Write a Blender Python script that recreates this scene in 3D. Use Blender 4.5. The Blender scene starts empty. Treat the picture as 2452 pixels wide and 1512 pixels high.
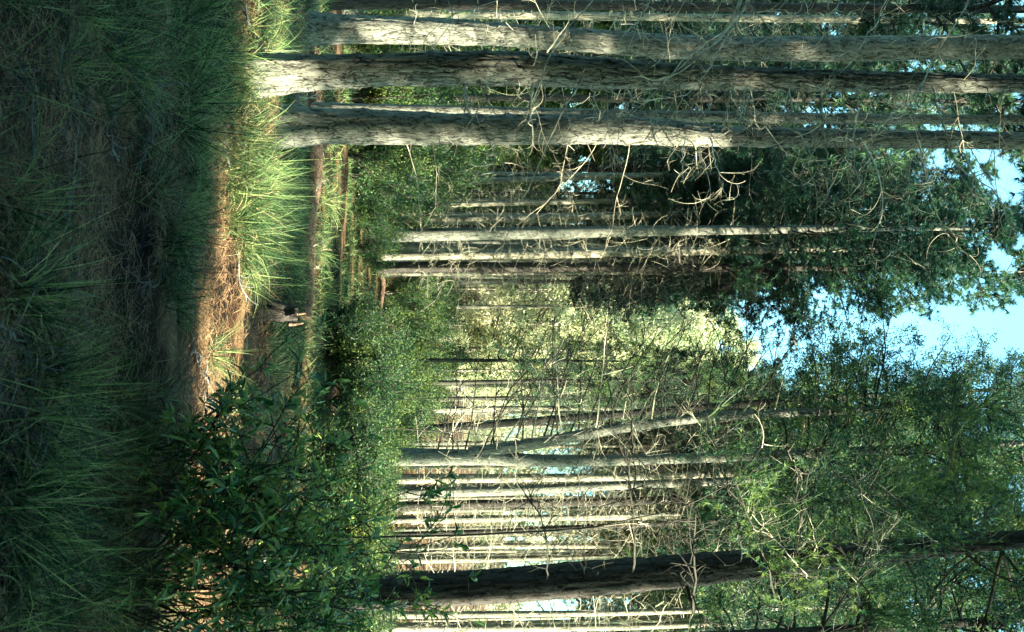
import bpy, math, random
import numpy as np
from mathutils import Matrix, Vector

SC = bpy.context.scene
COL = SC.collection
RAD = math.radians
# ------------------------------------------------------------------ camera
F = 2380.0                      # focal length in reference pixels (picture 2451 x 1512)
HOR = 1030.0                    # horizon column: the camera is rolled, world up runs to the picture's right
CX, CY = 1225.5, 756.0
CAMZ = 1.5
PITCH = math.atan((CX - 0 - HOR) / F)
fwd = np.array([0, math.cos(PITCH), math.sin(PITCH)])
upv = np.array([0, -math.sin(PITCH), math.cos(PITCH)])
rgt = np.array([1.0, 0, 0])
cam_d = bpy.data.cameras.new('camera')
cam = bpy.data.objects.new('camera', cam_d)
COL.objects.link(cam)
m = Matrix(((upv[0], -rgt[0], -fwd[0], 0), (upv[1], -rgt[1], -fwd[1], 0), (upv[2], -rgt[2], -fwd[2], CAMZ), (0, 0, 0, 1)))
cam.matrix_world = m
cam_d.sensor_fit = 'HORIZONTAL'
cam_d.sensor_width = 36.0
cam_d.lens = F / 2451.0 * 36.0
cam_d.clip_start = 0.05
cam_d.clip_end = 2000
cam_d.dof.use_dof = True
cam_d.dof.focus_distance = 11.0
cam_d.dof.aperture_fstop = 7.0
SC.camera = cam
# ------------------------------------------------------------------ sky, sun, exposure
SUN_EL, SUN_AZ = 21.0, 31.0     # azimuth: degrees behind due right
to_sun = Vector((math.cos(RAD(SUN_EL)) * math.cos(RAD(SUN_AZ)), -math.cos(RAD(SUN_EL)) * math.sin(RAD(SUN_AZ)), math.sin(RAD(SUN_EL))))
w = bpy.data.worlds.new("World")
SC.world = w
w.use_nodes = True
nt = w.node_tree
nt.nodes.clear()
sky = nt.nodes.new('ShaderNodeTexSky')
sky.sky_type = 'NISHITA'
sky.sun_disc = False
sky.sun_elevation = RAD(SUN_EL)
sky.sun_rotation = math.atan2(to_sun.x, to_sun.y)
sky.air_density = 1.0
sky.dust_density = 1.0
mx = nt.nodes.new('ShaderNodeMix')
mx.data_type = 'RGBA'
mx.blend_type = 'MULTIPLY'
mx.inputs[0].default_value = 1.0
mx.inputs[7].default_value = (0.60, 1.0, 0.86, 1)
bg = nt.nodes.new('ShaderNodeBackground')
bg.inputs['Strength'].default_value = 0.10
wo = nt.nodes.new('ShaderNodeOutputWorld')
nt.links.new(sky.outputs[0], mx.inputs[6])
nt.links.new(mx.outputs[2], bg.inputs['Color'])
nt.links.new(bg.outputs[0], wo.inputs[0])
sd = bpy.data.lights.new('sun', 'SUN')
sd.energy = 5.0
sd.angle = RAD(0.5)
sd.color = (1.0, 0.91, 0.66)
so = bpy.data.objects.new('sun', sd)
so.rotation_euler = (-to_sun).to_track_quat('-Z', 'Y').to_euler()
so.location = (20, -12, 25)
COL.objects.link(so)
SC.view_settings.view_transform = 'Standard'
SC.view_settings.look = 'None'
SC.view_settings.gamma = 1.0
SC.view_settings.exposure = 3.3
SC.cycles.max_bounces = 6
SC.cycles.diffuse_bounces = 4
SC.cycles.transmission_bounces = 4
SC.cycles.transparent_max_bounces = 4
SC.cycles.caustics_reflective = False
SC.cycles.caustics_refractive = False

# ------------------------------------------------------------------ maths helpers
def vnoise(p, seed=0):
    """smooth value noise, p (...,3) -> (...) in -1..1"""
    p = np.asarray(p, float)
    i = np.floor(p).astype(np.int64)
    f = p - i
    f = f * f * (3 - 2 * f)
    def h(a):
        n = a[..., 0] * 374761393 + a[..., 1] * 668265263 + a[..., 2] * 2147483647 + seed * 974634777
        n = (n ^ (n >> 13)) * 1274126177
        n = n ^ (n >> 16)
        return (n & 0xffff) / 32767.5 - 1
    r = 0
    for dx in (0, 1):
        for dy in (0, 1):
            for dz in (0, 1):
                wgt = (f[..., 0] if dx else 1 - f[..., 0]) * (f[..., 1] if dy else 1 - f[..., 1]) * (f[..., 2] if dz else 1 - f[..., 2])
                r = r + wgt * h(i + np.array([dx, dy, dz]))
    return r

def gz(x, y):
    x = np.asarray(x, float); y = np.asarray(y, float)
    p = np.stack([x * 0.35, y * 0.35, x * 0], -1)
    z = 0.10 * vnoise(p, 3) + 0.04 * vnoise(p * 3.1, 5) + 0.012 * vnoise(p * 14, 6)
    t = np.maximum(y - 34, 0)
    z = z + np.where(t > 0, 0.085 * t * t / (t + 14), 0) * (t < 400)
    t2 = np.maximum(np.abs(x) - 60, 0)
    z = z + 0.02 * t2
    # lower swale just past the strip of sun
    return z

def W(ix, iy, Y):
    d = fwd + upv * ((ix - CX) / F) + rgt * ((iy - CY) / F)
    s = Y / d[1]
    return np.array([0, 0, CAMZ]) + d * s

def G(ix, iy):
    """ground point seen at the reference pixel"""
    d = fwd + upv * ((ix - CX) / F) + rgt * ((iy - CY) / F)
    s = 1.0
    for _ in range(60):
        p = np.array([0, 0, CAMZ]) + d * s
        h = p[2] - float(gz(p[0], p[1]))
        if abs(h) < .003: break
        s += h / max(-d[2], 0.03) * 0.7
        s = min(max(s, 1.0), 120)
    return p

def nrm(v):
    return v / np.maximum(np.linalg.norm(v, axis=-1, keepdims=True), 1e-9)

def rot(v, a, ang):
    """rotate v about unit axis a by ang (arrays)"""
    c = np.cos(ang)[..., None]; s = np.sin(ang)[..., None]
    return v * c + np.cross(a, v) * s + a * (np.sum(a * v, -1, keepdims=True)) * (1 - c)

def rvec(rng, n):
    return nrm(rng.normal(size=(n, 3)))

def perp(rng, d):
    return nrm(np.cross(d, rvec(rng, len(d)) + 1e-6))

class MB:
    def __init__(s):
        s.v = []; s.q = []; s.t = []; s.n = 0; s.smooth = True
    def add(s, v, q=None, t=None):
        v = np.asarray(v, float).reshape(-1, 3)
        if q is not None and len(q): s.q.append(np.asarray(q).reshape(-1, 4) + s.n)
        if t is not None and len(t): s.t.append(np.asarray(t).reshape(-1, 3) + s.n)
        s.v.append(v); s.n += len(v)
    def tubes(s, P, R, k=4):
        """P (T,N,3), R (T,N)"""
        if len(P) == 0: return
        T, N, _ = P.shape
        d = np.empty_like(P)
        d[:, 1:-1] = P[:, 2:] - P[:, :-2]; d[:, 0] = P[:, 1] - P[:, 0]; d[:, -1] = P[:, -1] - P[:, -2]
        d = nrm(d)
        mean = nrm(P[:, -1] - P[:, 0] + 1e-6)
        ref = np.where(np.abs(mean[:, 2:3]) < 0.8, np.array([[0, 0, 1.0]]), np.array([[1.0, 0, 0]]))
        a = nrm(np.cross(d, ref[:, None, :])); b = np.cross(d, a)
        th = np.arange(k) * 2 * math.pi / k
        v = P[:, :, None, :] + R[:, :, None, None] * (a[:, :, None, :] * np.cos(th)[None, None, :, None] + b[:, :, None, :] * np.sin(th)[None, None, :, None])
        idx = np.arange(T * N * k).reshape(T, N, k)
        i0 = idx[:, :-1]; i1 = idx[:, 1:]
        q = np.stack([i0, np.roll(i0, -1, 2), np.roll(i1, -1, 2), i1], -1)
        s.add(v, q=q)
    def blades(s, B, D, L, wd, bend, N=4, rng=None, side=None):
        """flat tapering blades: B,D (T,3), L,wd,bend (T,)"""
        T = len(B)
        sd_ = nrm(np.cross(D, np.array([0, 0, 1.0])) + rng.normal(size=(T, 3)) * 0.35) if side is None else side
        p = B.copy(); d = D.copy()
        pts = [p]
        ax = nrm(np.cross(D, np.array([0, 0, -1.0])) + 1e-5)
        for i in range(N - 1):
            d = rot(d, ax, bend / (N - 1))
            p = p + d * (L / (N - 1))[:, None]
            pts.append(p)
        P = np.stack(pts, 1)
        wf = np.array([0.7, 1.0, 0.75, 0.06] if N == 4 else np.linspace(1, 0.05, N))
        off = sd_[:, None, :] * (wd[:, None] * wf[None, :])[:, :, None] * 0.5
        v = np.stack([P - off, P + off], 2)
        idx = np.arange(T * N * 2).reshape(T, N, 2)
        q = np.stack([idx[:, :-1, 0], idx[:, :-1, 1], idx[:, 1:, 1], idx[:, 1:, 0]], -1)
        s.add(v, q=q)
    def needles(s, P, D, m_, L, wd, rng, spread=0.8):
        """tufts of m_ thin triangular needles round direction D at P"""
        n = len(P)
        P2 = np.repeat(P, m_, 0); D2 = np.repeat(D, m_, 0)
        dd = nrm(D2 + rvec(rng, n * m_) * spread)
        sdv = perp(rng, dd)
        LL = L * rng.uniform(0.65, 1.2, n * m_)[:, None]
        v = np.stack([P2 - sdv * wd / 2, P2 + sdv * wd / 2, P2 + dd * LL], 1)
        s.add(v, t=np.arange(n * m_ * 3).reshape(-1, 3))
    def leaves(s, P, D, L, wd, rng):
        """kite-shaped small leaves"""
        n = len(P)
        sdv = perp(rng, D)
        nn = np.cross(D, sdv)
        LL = (L * rng.uniform(0.6, 1.25, n))[:, None]; ww = (wd * rng.uniform(0.7, 1.2, n))[:, None]
        v = np.stack([P, P + D * LL * 0.45 - sdv * ww / 2 + nn * ww * .15, P + D * LL, P + D * LL * 0.45 + sdv * ww / 2 + nn * ww * .15], 1)
        i = np.arange(n * 4).reshape(-1, 4)
        s.add(v, t=np.concatenate([i[:, [0, 1, 2]], i[:, [0, 2, 3]]]))
    def mesh(s, name, mat, smooth=None):
        me = bpy.data.meshes.new(name)
        v = np.concatenate(s.v) if s.v else np.zeros((0, 3))
        q = np.concatenate(s.q) if s.q else np.zeros((0, 4), int)
        t = np.concatenate(s.t) if s.t else np.zeros((0, 3), int)
        me.vertices.add(len(v)); me.vertices.foreach_set('co', v.astype(np.float32).ravel())
        nl = len(q) * 4 + len(t) * 3
        me.loops.add(nl)
        me.loops.foreach_set('vertex_index', np.concatenate([q.ravel(), t.ravel()]).astype(np.int32))
        me.polygons.add(len(q) + len(t))
        ls = np.concatenate([np.arange(len(q)) * 4, len(q) * 4 + np.arange(len(t)) * 3]).astype(np.int32)
        me.polygons.foreach_set('loop_start', ls)
        me.polygons.foreach_set('loop_total', np.concatenate([np.full(len(q), 4), np.full(len(t), 3)]).astype(np.int32))
        me.polygons.foreach_set('use_smooth', np.full(len(q) + len(t), s.smooth if smooth is None else smooth))
        me.update(calc_edges=True)
        me.materials.append(mat)
        return me

def link(name, me, parent=None, loc=None, rz=None, sc=None):
    o = bpy.data.objects.new(name, me)
    COL.objects.link(o)
    if parent is not None: o.parent = parent
    if loc is not None: o.location = loc
    if rz is not None: o.rotation_euler = (0, 0, rz)
    if sc is not None: o.scale = (sc, sc, sc) if np.isscalar(sc) else sc
    return o

def tag(o, label=None, cat=None, group=None, kind=None):
    if label: o['label'] = label
    if cat: o['category'] = cat
    if group: o['group'] = group
    if kind: o['kind'] = kind
    return o

def empty(name, loc, label, cat, group=None, rz=0, sc=1.0):
    o = bpy.data.objects.new(name, None)
    COL.objects.link(o)
    o.location = loc; o.rotation_euler = (0, 0, rz); o.scale = (sc, sc, sc)
    o.empty_display_size = .2
    return tag(o, label, cat, group)

def copy_child(src, parent):
    c = src.copy(); COL.objects.link(c); c.parent = parent
    return c

# ------------------------------------------------------------------ growth
def grow(rng, S, D, L, N, curl, jit=0.05, grav=0.0):
    T = len(S)
    D = nrm(D); ax = perp(rng, D)
    P = [S]; DD = [D]; p = S; d = D
    cu = np.broadcast_to(curl, (T,)) * rng.uniform(0.4, 1.3, T)
    L = np.broadcast_to(L, (T,))
    for i in range(N - 1):
        d = rot(d, ax, cu / (N - 1) * (0.5 + i / (N - 1)))
        d = nrm(d + rng.normal(size=(T, 3)) * jit + np.array([0, 0, grav]) / (N - 1))
        p = p + d * (L / (N - 1))[:, None]
        P.append(p); DD.append(d)
    return np.stack(P, 1), np.stack(DD, 1)

def spawn(rng, P, D, per, lo, hi, ang, angj=0.3):
    """side shoots from paths; returns start, direction, parameter, parent index"""
    T, N, _ = P.shape
    ti = np.repeat(np.arange(T), per)
    t = rng.uniform(lo, hi, T * per) * (N - 1)
    i = np.minimum(t.astype(int), N - 2); f = (t - i)[:, None]
    S = P[ti, i] * (1 - f) + P[ti, i + 1] * f
    d = nrm(D[ti, i])
    ax = perp(rng, d)
    return S, rot(d, ax, rng.normal(ang, angj, len(S))), t / (N - 1), ti

# ------------------------------------------------------------------ materials
def mat_new(name):
    mt = bpy.data.materials.new(name); mt.use_nodes = True
    mt.node_tree.nodes.clear()
    return mt, mt.node_tree.nodes, mt.node_tree.links

def ramp(N_, stops):
    r = N_.new('ShaderNodeValToRGB')
    el = r.color_ramp.elements
    while len(el) < len(stops): el.new(0.5)
    for e, (p, c) in zip(el, stops):
        e.position = p; e.color = (*c, 1)
    return r

def m_leaf(name, c1, c2, c3, scale=1.2, trans=0.35, rough=0.5, spec=0.35, isl=0.4):
    mt, N_, L_ = mat_new(name)
    geo = N_.new('ShaderNodeNewGeometry'); oi = N_.new('ShaderNodeObjectInfo')
    no = N_.new('ShaderNodeTexNoise'); no.inputs['Scale'].default_value = scale; no.inputs['Detail'].default_value = 2
    L_.new(geo.outputs['Position'], no.inputs['Vector'])
    ad = N_.new('ShaderNodeMath'); ad.operation = 'ADD'
    mu = N_.new('ShaderNodeMath'); mu.operation = 'MULTIPLY_ADD'; mu.inputs[1].default_value = isl; mu.inputs[2].default_value = -isl / 2
    L_.new(geo.outputs['Random Per Island'], mu.inputs[0])
    L_.new(no.outputs['Fac'], ad.inputs[0]); L_.new(mu.outputs[0], ad.inputs[1])
    mu2 = N_.new('ShaderNodeMath'); mu2.operation = 'MULTIPLY_ADD'; mu2.inputs[1].default_value = 0.16
    L_.new(oi.outputs['Random'], mu2.inputs[0]); L_.new(ad.outputs[0], mu2.inputs[2])
    r = ramp(N_, [(0.32, c1), (0.55, c2), (0.85, c3)])
    L_.new(mu2.outputs[0], r.inputs[0])
    pb = N_.new('ShaderNodeBsdfPrincipled'); pb.inputs['Roughness'].default_value = rough
    pb.inputs['Specular IOR Level'].default_value = spec
    tr = N_.new('ShaderNodeBsdfTranslucent')
    hs = N_.new('ShaderNodeHueSaturation'); hs.inputs['Value'].default_value = 1.3; hs.inputs['Hue'].default_value = 0.48
    L_.new(r.outputs[0], pb.inputs['Base Color']); L_.new(r.outputs[0], hs.inputs['Color']); L_.new(hs.outputs[0], tr.inputs['Color'])
    ms = N_.new('ShaderNodeMixShader'); ms.inputs[0].default_value = trans
    L_.new(pb.outputs[0], ms.inputs[1]); L_.new(tr.outputs[0], ms.inputs[2])
    o = N_.new('ShaderNodeOutputMaterial'); L_.new(ms.outputs[0], o.inputs[0])
    return mt

def m_bark(name, dark, mid, light, sc=(13, 13, 3.2), bump=0.03):
    mt, N_, L_ = mat_new(name)
    tc = N_.new('ShaderNodeTexCoord'); mp = N_.new('ShaderNodeMapping'); mp.inputs['Scale'].default_value = sc
    L_.new(tc.outputs['Object'], mp.inputs['Vector'])
    nz = N_.new('ShaderNodeTexNoise'); nz.inputs['Scale'].default_value = 2.4; nz.inputs['Detail'].default_value = 4
    L_.new(mp.outputs[0], nz.inputs['Vector'])
    ma = N_.new('ShaderNodeMixRGB'); ma.blend_type = 'ADD'; ma.inputs[0].default_value = 0.5
    L_.new(mp.outputs[0], ma.inputs[1]); L_.new(nz.outputs['Color'], ma.inputs[2])
    def crack(scale, wdt, seed):
        n_ = N_.new('ShaderNodeTexNoise'); n_.inputs['Scale'].default_value = scale; n_.inputs['Detail'].default_value = 2.5; n_.inputs['Roughness'].default_value = 0.45
        n_.noise_dimensions = '4D'; n_.inputs['W'].default_value = seed
        L_.new(ma.outputs[0], n_.inputs['Vector'])
        s1 = N_.new('ShaderNodeMath'); s1.operation = 'SUBTRACT'; s1.inputs[1].default_value = 0.5; L_.new(n_.outputs['Fac'], s1.inputs[0])
        a1 = N_.new('ShaderNodeMath'); a1.operation = 'ABSOLUTE'; L_.new(s1.outputs[0], a1.inputs[0])
        c_ = ramp(N_, [(0.0, (0, 0, 0)), (wdt, (0.55, 0.55, 0.55)), (wdt * 3, (1, 1, 1))]); L_.new(a1.outputs[0], c_.inputs[0])
        return c_
    k1 = crack(1.1, 0.006, 1.0); k2 = crack(2.6, 0.005, 5.0); k3 = crack(0.7, 0.004, 9.0)
    cr0 = N_.new('ShaderNodeMixRGB'); cr0.blend_type = 'MULTIPLY'; cr0.inputs[0].default_value = 1
    L_.new(k1.outputs[0], cr0.inputs[1]); L_.new(k2.outputs[0], cr0.inputs[2])
    cr = N_.new('ShaderNodeMixRGB'); cr.blend_type = 'MULTIPLY'; cr.inputs[0].default_value = 1
    L_.new(cr0.outputs[0], cr.inputs[1]); L_.new(k3.outputs[0], cr.inputs[2])
    n2 = N_.new('ShaderNodeTexNoise'); n2.inputs['Scale'].default_value = 5.0; n2.inputs['Detail'].default_value = 6; n2.inputs['Roughness'].default_value = 0.7
    L_.new(mp.outputs[0], n2.inputs['Vector'])
    c2 = ramp(N_, [(0.3, mid), (0.7, light)])
    L_.new(n2.outputs['Fac'], c2.inputs[0])
    mc = N_.new('ShaderNodeMixRGB'); mc.inputs[1].default_value = (*dark, 1)
    L_.new(cr.outputs[0], mc.inputs[0]); L_.new(c2.outputs[0], mc.inputs[2])
    hh = N_.new('ShaderNodeMath'); hh.operation = 'MULTIPLY_ADD'; hh.inputs[1].default_value = 0.45
    L_.new(n2.outputs['Fac'], hh.inputs[0]); L_.new(cr.outputs[0], hh.inputs[2])
    bp = N_.new('ShaderNodeBump'); bp.inputs['Strength'].default_value = 0.8; bp.inputs['Distance'].default_value = bump
    L_.new(hh.outputs[0], bp.inputs['Height'])
    pb = N_.new('ShaderNodeBsdfPrincipled'); pb.inputs['Roughness'].default_value = 0.9; pb.inputs['Specular IOR Level'].default_value = 0.15
    L_.new(mc.outputs[0], pb.inputs['Base Color']); L_.new(bp.outputs[0], pb.inputs['Normal'])
    o = N_.new('ShaderNodeOutputMaterial'); L_.new(pb.outputs[0], o.inputs[0])
    return mt

def m_plain(name, c1, c2, scale=6, rough=0.8):
    mt, N_, L_ = mat_new(name)
    geo = N_.new('ShaderNodeNewGeometry')
    no = N_.new('ShaderNodeTexNoise'); no.inputs['Scale'].default_value = scale; no.inputs['Detail'].default_value = 3
    L_.new(geo.outputs['Position'], no.inputs['Vector'])
    ad = N_.new('ShaderNodeMath'); ad.operation = 'MULTIPLY_ADD'; ad.inputs[1].default_value = 0.5; ad.inputs[2].default_value = -0.25
    L_.new(geo.outputs['Random Per Island'], ad.inputs[0])
    a2 = N_.new('ShaderNodeMath'); a2.operation = 'ADD'; L_.new(ad.outputs[0], a2.inputs[0]); L_.new(no.outputs['Fac'], a2.inputs[1])
    r = ramp(N_, [(0.3, c1), (0.7, c2)]); L_.new(a2.outputs[0], r.inputs[0])
    pb = N_.new('ShaderNodeBsdfPrincipled'); pb.inputs['Roughness'].default_value = rough; pb.inputs['Specular IOR Level'].default_value = 0.25
    L_.new(r.outputs[0], pb.inputs['Base Color'])
    o = N_.new('ShaderNodeOutputMaterial'); L_.new(pb.outputs[0], o.inputs[0])
    return mt

def m_ground():
    mt, N_, L_ = mat_new('needle litter ground')
    geo = N_.new('ShaderNodeNewGeometry')
    n1 = N_.new('ShaderNodeTexNoise'); n1.inputs['Scale'].default_value = 1.1; n1.inputs['Detail'].default_value = 5
    n2 = N_.new('ShaderNodeTexNoise'); n2.inputs['Scale'].default_value = 38; n2.inputs['Detail'].default_value = 5; n2.inputs['Roughness'].default_value = 0.75
    for n in (n1, n2): L_.new(geo.outputs['Position'], n.inputs['Vector'])
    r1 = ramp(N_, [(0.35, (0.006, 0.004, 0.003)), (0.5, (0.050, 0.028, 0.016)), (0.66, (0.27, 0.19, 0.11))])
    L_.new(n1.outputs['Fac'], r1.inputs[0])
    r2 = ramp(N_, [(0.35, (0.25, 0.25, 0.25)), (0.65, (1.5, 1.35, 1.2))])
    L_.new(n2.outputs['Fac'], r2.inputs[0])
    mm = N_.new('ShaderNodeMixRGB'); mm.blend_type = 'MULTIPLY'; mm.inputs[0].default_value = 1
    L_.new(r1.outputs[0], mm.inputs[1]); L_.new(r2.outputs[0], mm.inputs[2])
    bp = N_.new('ShaderNodeBump'); bp.inputs['Distance'].default_value = 0.04; bp.inputs['Strength'].default_value = 1
    L_.new(n2.outputs['Fac'], bp.inputs['Height'])
    pb = N_.new('ShaderNodeBsdfPrincipled'); pb.inputs['Roughness'].default_value = 0.95; pb.inputs['Specular IOR Level'].default_value = 0.1
    L_.new(mm.outputs[0], pb.inputs['Base Color']); L_.new(bp.outputs[0], pb.inputs['Normal'])
    o = N_.new('ShaderNodeOutputMaterial'); L_.new(pb.outputs[0], o.inputs[0])
    return mt

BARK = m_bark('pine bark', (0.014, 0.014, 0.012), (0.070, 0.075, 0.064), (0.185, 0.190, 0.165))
BARK_DARK_SHADE = m_bark('shade-darkened furrowed bark', (0.006, 0.005, 0.005), (0.022, 0.021, 0.020), (0.055, 0.050, 0.045), sc=(14, 14, 3.2))  # darker bark copy: shade on the unlit trunks is put into its colour
BARK_FAR = m_bark('far bark with sunlight in colour', (0.025, 0.026, 0.020), (0.105, 0.102, 0.080), (0.26, 0.25, 0.20), sc=(6, 6, 1.2))  # lighter bark copy: sunlight on the lit trunks is put into its colour
LOGM = m_bark('weathered log bark', (0.02, 0.012, 0.008), (0.10, 0.065, 0.042), (0.20, 0.14, 0.10), sc=(10, 10, 10))
TWIG = m_plain('dead twig', (0.10, 0.096, 0.072), (0.44, 0.42, 0.32), 9)
TWIG_G = m_plain('fallen grey twig', (0.03, 0.034, 0.034), (0.15, 0.165, 0.16), 9)
TWIG_DARK = m_plain('dark live branch', (0.007, 0.008, 0.006), (0.030, 0.030, 0.023), 9)
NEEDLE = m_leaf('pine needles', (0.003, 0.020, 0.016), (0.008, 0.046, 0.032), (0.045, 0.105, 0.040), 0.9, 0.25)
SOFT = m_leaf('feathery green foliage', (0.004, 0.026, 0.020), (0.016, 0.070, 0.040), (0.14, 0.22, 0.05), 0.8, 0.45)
BRIGHT = m_leaf('yellow green foliage with sunlight in colour', (0.14, 0.22, 0.12), (0.38, 0.43, 0.25), (0.62, 0.60, 0.42), 0.35, 0.45)  # leaf colour lightened so it carries the far sunlight itself
BUSH = m_leaf('small bush leaves', (0.005, 0.032, 0.014), (0.020, 0.070, 0.024), (0.12, 0.17, 0.035), 1.6, 0.4)
LANCE = m_leaf('lance leaves', (0.020, 0.080, 0.030), (0.075, 0.22, 0.068), (0.26, 0.36, 0.09), 2.5, 0.3, 0.4, 0.4, 0.85)
GRASS = m_leaf('tussock blades', (0.002, 0.016, 0.008), (0.014, 0.070, 0.024), (0.22, 0.31, 0.12), 1.5, 0.35, 0.5, 0.2, 0.85)
STRAW = m_plain('dry straw blades', (0.08, 0.07, 0.04), (0.38, 0.32, 0.18), 7)
LITTER = m_plain('fallen pine needles', (0.010, 0.005, 0.003), (0.36, 0.225, 0.125), 5)
CUT = m_plain('weathered cut wood', (0.05, 0.035, 0.022), (0.13, 0.09, 0.06), 12)

# ------------------------------------------------------------------ ground
def build_ground():
    a = np.concatenate([np.linspace(0, 12, 170), 12 + 500 * (np.linspace(0, 1, 90)[1:] ** 2.2)])
    xs = np.concatenate([-a[::-1], a[1:]])
    ys = np.concatenate([-40 * np.linspace(1, 0, 30)[:-1] ** 1.5, np.linspace(0, 16, 200), 16 + 600 * (np.linspace(0, 1, 130)[1:] ** 2.0)])
    X, Y = np.meshgrid(xs, ys)
    Z = gz(X, Y)
    near = np.exp(-((X / 9) ** 2 + ((Y - 6) / 9) ** 2))
    Z = Z + near * 0.02 * vnoise(np.stack([X * 9, Y * 9, X * 0], -1), 11)
    b = MB()
    ny, nx = X.shape
    idx = np.arange(nx * ny).reshape(ny, nx)
    q = np.stack([idx[:-1, :-1], idx[:-1, 1:], idx[1:, 1:], idx[1:, :-1]], -1)
    b.add(np.stack([X, Y, Z], -1), q=q)
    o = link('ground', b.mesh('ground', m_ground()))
    tag(o, 'brown needle covered forest floor', kind='structure')
build_ground()

def build_litter():
    rng = np.random.default_rng(5)
    b = MB(); b.smooth = False
    n = 120000
    Y = 2.6 + 11 * rng.power(1.0, n) ** 1.4
    X = rng.uniform(-1, 1, n) * (Y * 0.36 + 0.3)
    clump = vnoise(np.stack([X * 1.6, Y * 1.6, X * 0], -1), 21)
    keep = (clump + rng.uniform(-0.6, 0.7, n) > -0.15)
    X = X[keep]; Y = Y[keep]; n = len(X)
    Z = gz(X, Y) + rng.uniform(0.005, 0.05, n) + 0.02
    a = rng.normal(0, 0.9, n)
    D = nrm(np.stack([np.cos(a), np.sin(a), rng.normal(0.05, 0.22, n)], -1))
    b.blades(np.stack([X, Y, Z], -1), D, rng.uniform(0.07, 0.17, n), np.full(n, 0.0026), rng.normal(0.3, 0.6, n), N=3, rng=rng, side=nrm(np.cross(D, np.array([0, -0.5, 1.0]))))
    o = link('pine_litter', b.mesh('pine_litter', LITTER))
    tag(o, 'brown fallen pine needles strewn over the forest floor', kind='stuff')
    b = MB(); b.smooth = False
    n = 24000
    Y = 2.8 + 5.6 * rng.random(n)
    X = rng.uniform(-1, 1, n) * (Y * 0.36 + 0.3)
    clump = vnoise(np.stack([X * 1.3, Y * 1.3, X * 0], -1), 41)
    side = np.clip(np.abs(X / Y + .03) * 3.2, 0, .75)
    keep = (clump * .7 + rng.uniform(-0.45, 0.45, n) + side > 0.28) & (X * .515 + Y * .857 < 5.7 + .3 * clump)
    X = X[keep]; Y = Y[keep]; n = len(X)
    D = nrm(rvec(rng, n) * 1.0 + np.array([0, 0, .8])); D[:, 2] = np.abs(D[:, 2]) * .8 + .08
    b.blades(np.stack([X, Y, gz(X, Y)], -1), nrm(D), rng.uniform(0.10, 0.45, n), rng.uniform(.003, .0075, n), rng.normal(0.9, 0.6, n), N=5, rng=rng)
    o = link('grass_tangle', b.mesh('grass_tangle', GRASS))
    tag(o, 'tangled thin grass growing through the shaded needle litter', kind='stuff')
    # fine green ground cover further in
    b = MB(); b.smooth = False
    n = 110000
    Y = 7.5 + 28 * rng.random(n) ** 1.2
    X = rng.uniform(-1, 1, n) * (Y * 0.36 + 0.5)
    clump = vnoise(np.stack([X * 0.7, Y * 0.7, X * 0], -1), 31)
    keep = clump + rng.uniform(-0.5, 0.5, n) > -0.05
    X = X[keep]; Y = Y[keep]; n = len(X)
    P = np.stack([X, Y, gz(X, Y)], -1)
    D = nrm(rvec(rng, n) * 0.7 + np.array([0, 0, 1.0]))
    b.blades(P, D, rng.uniform(0.08, 0.30, n), np.full(n, 0.009), rng.normal(0.7, 0.4, n), N=3, rng=rng)
    o = link('ground_cover', b.mesh('ground_cover', GRASS))
    tag(o, 'low green grass and seedlings between the pine trunks', kind='stuff')
build_litter()

# ------------------------------------------------------------------ crown / dead twig / trunk variants
def crown_mesh(seed, H, R, leafmat='needle', nb=70, sub=9, tuf=5, cone=0.75, base_r=0.03, L=0.13, wd=0.011, m_=9, sp=0.9, rise=0.25):
    """a crown with its own limbs. returns (limb MB, foliage MB)"""
    rng = np.random.default_rng(seed)
    z = np.sort(rng.uniform(0, 1, nb)) ** 0.9
    az = rng.uniform(0, 2 * math.pi, nb)
    prof = (1 - z) ** cone * 0.85 + 0.15
    prof = prof * np.clip(0.45 + z * 3, 0, 1)
    Ln = R * prof * rng.uniform(0.55, 1.15, nb)
    S = np.stack([0 * z, 0 * z, z * H], -1)
    el = rng.normal(rise, 0.2, nb) + z * 0.5
    D = np.stack([np.cos(az) * np.cos(el), np.sin(az) * np.cos(el), np.sin(el)], -1)
    lim = MB(); fol = MB(); fol.smooth = False
    P, DD = grow(rng, S, D, Ln, 7, 0.5, 0.07, -0.1)
    lim.tubes(P, np.linspace(1, 0.15, 7)[None] * (base_r * (0.5 + 0.6 * Ln / R))[:, None], 4)
    S2, D2, t2, i2 = spawn(rng, P, DD, sub, 0.3, 1.0, 0.9)
    L2 = Ln[i2] * (0.42 - 0.25 * t2) * rng.uniform(0.6, 1.3, len(S2)) + 0.12
    P2, DD2 = grow(rng, S2, D2, L2, 4, 0.6, 0.1, 0.15)
    lim.tubes(P2, np.linspace(1, 0.3, 4)[None] * np.full((len(P2), 1), base_r * 0.28), 3)
    S3, D3, t3, i3 = spawn(rng, P2, DD2, tuf, 0.25, 1.0, 0.5)
    S3 = np.concatenate([S3, P2[:, -1], P[:, -1]]); D3 = np.concatenate([D3, DD2[:, -1], DD[:, -1]])
    if leafmat == 'needle':
        fol.needles(S3, D3, m_, L, wd, rng, sp)
    else:
        Pq = np.repeat(S3, m_, 0); Dq = nrm(np.repeat(D3, m_, 0) + rvec(rng, len(Pq)) * sp)
        Pq = Pq + rvec(rng, len(Pq)) * L * 0.9 + Dq * L * rng.uniform(0, 1.5, len(Pq))[:, None]
        fol.leaves(Pq, Dq, L, wd, rng)
    return lim, fol

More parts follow.
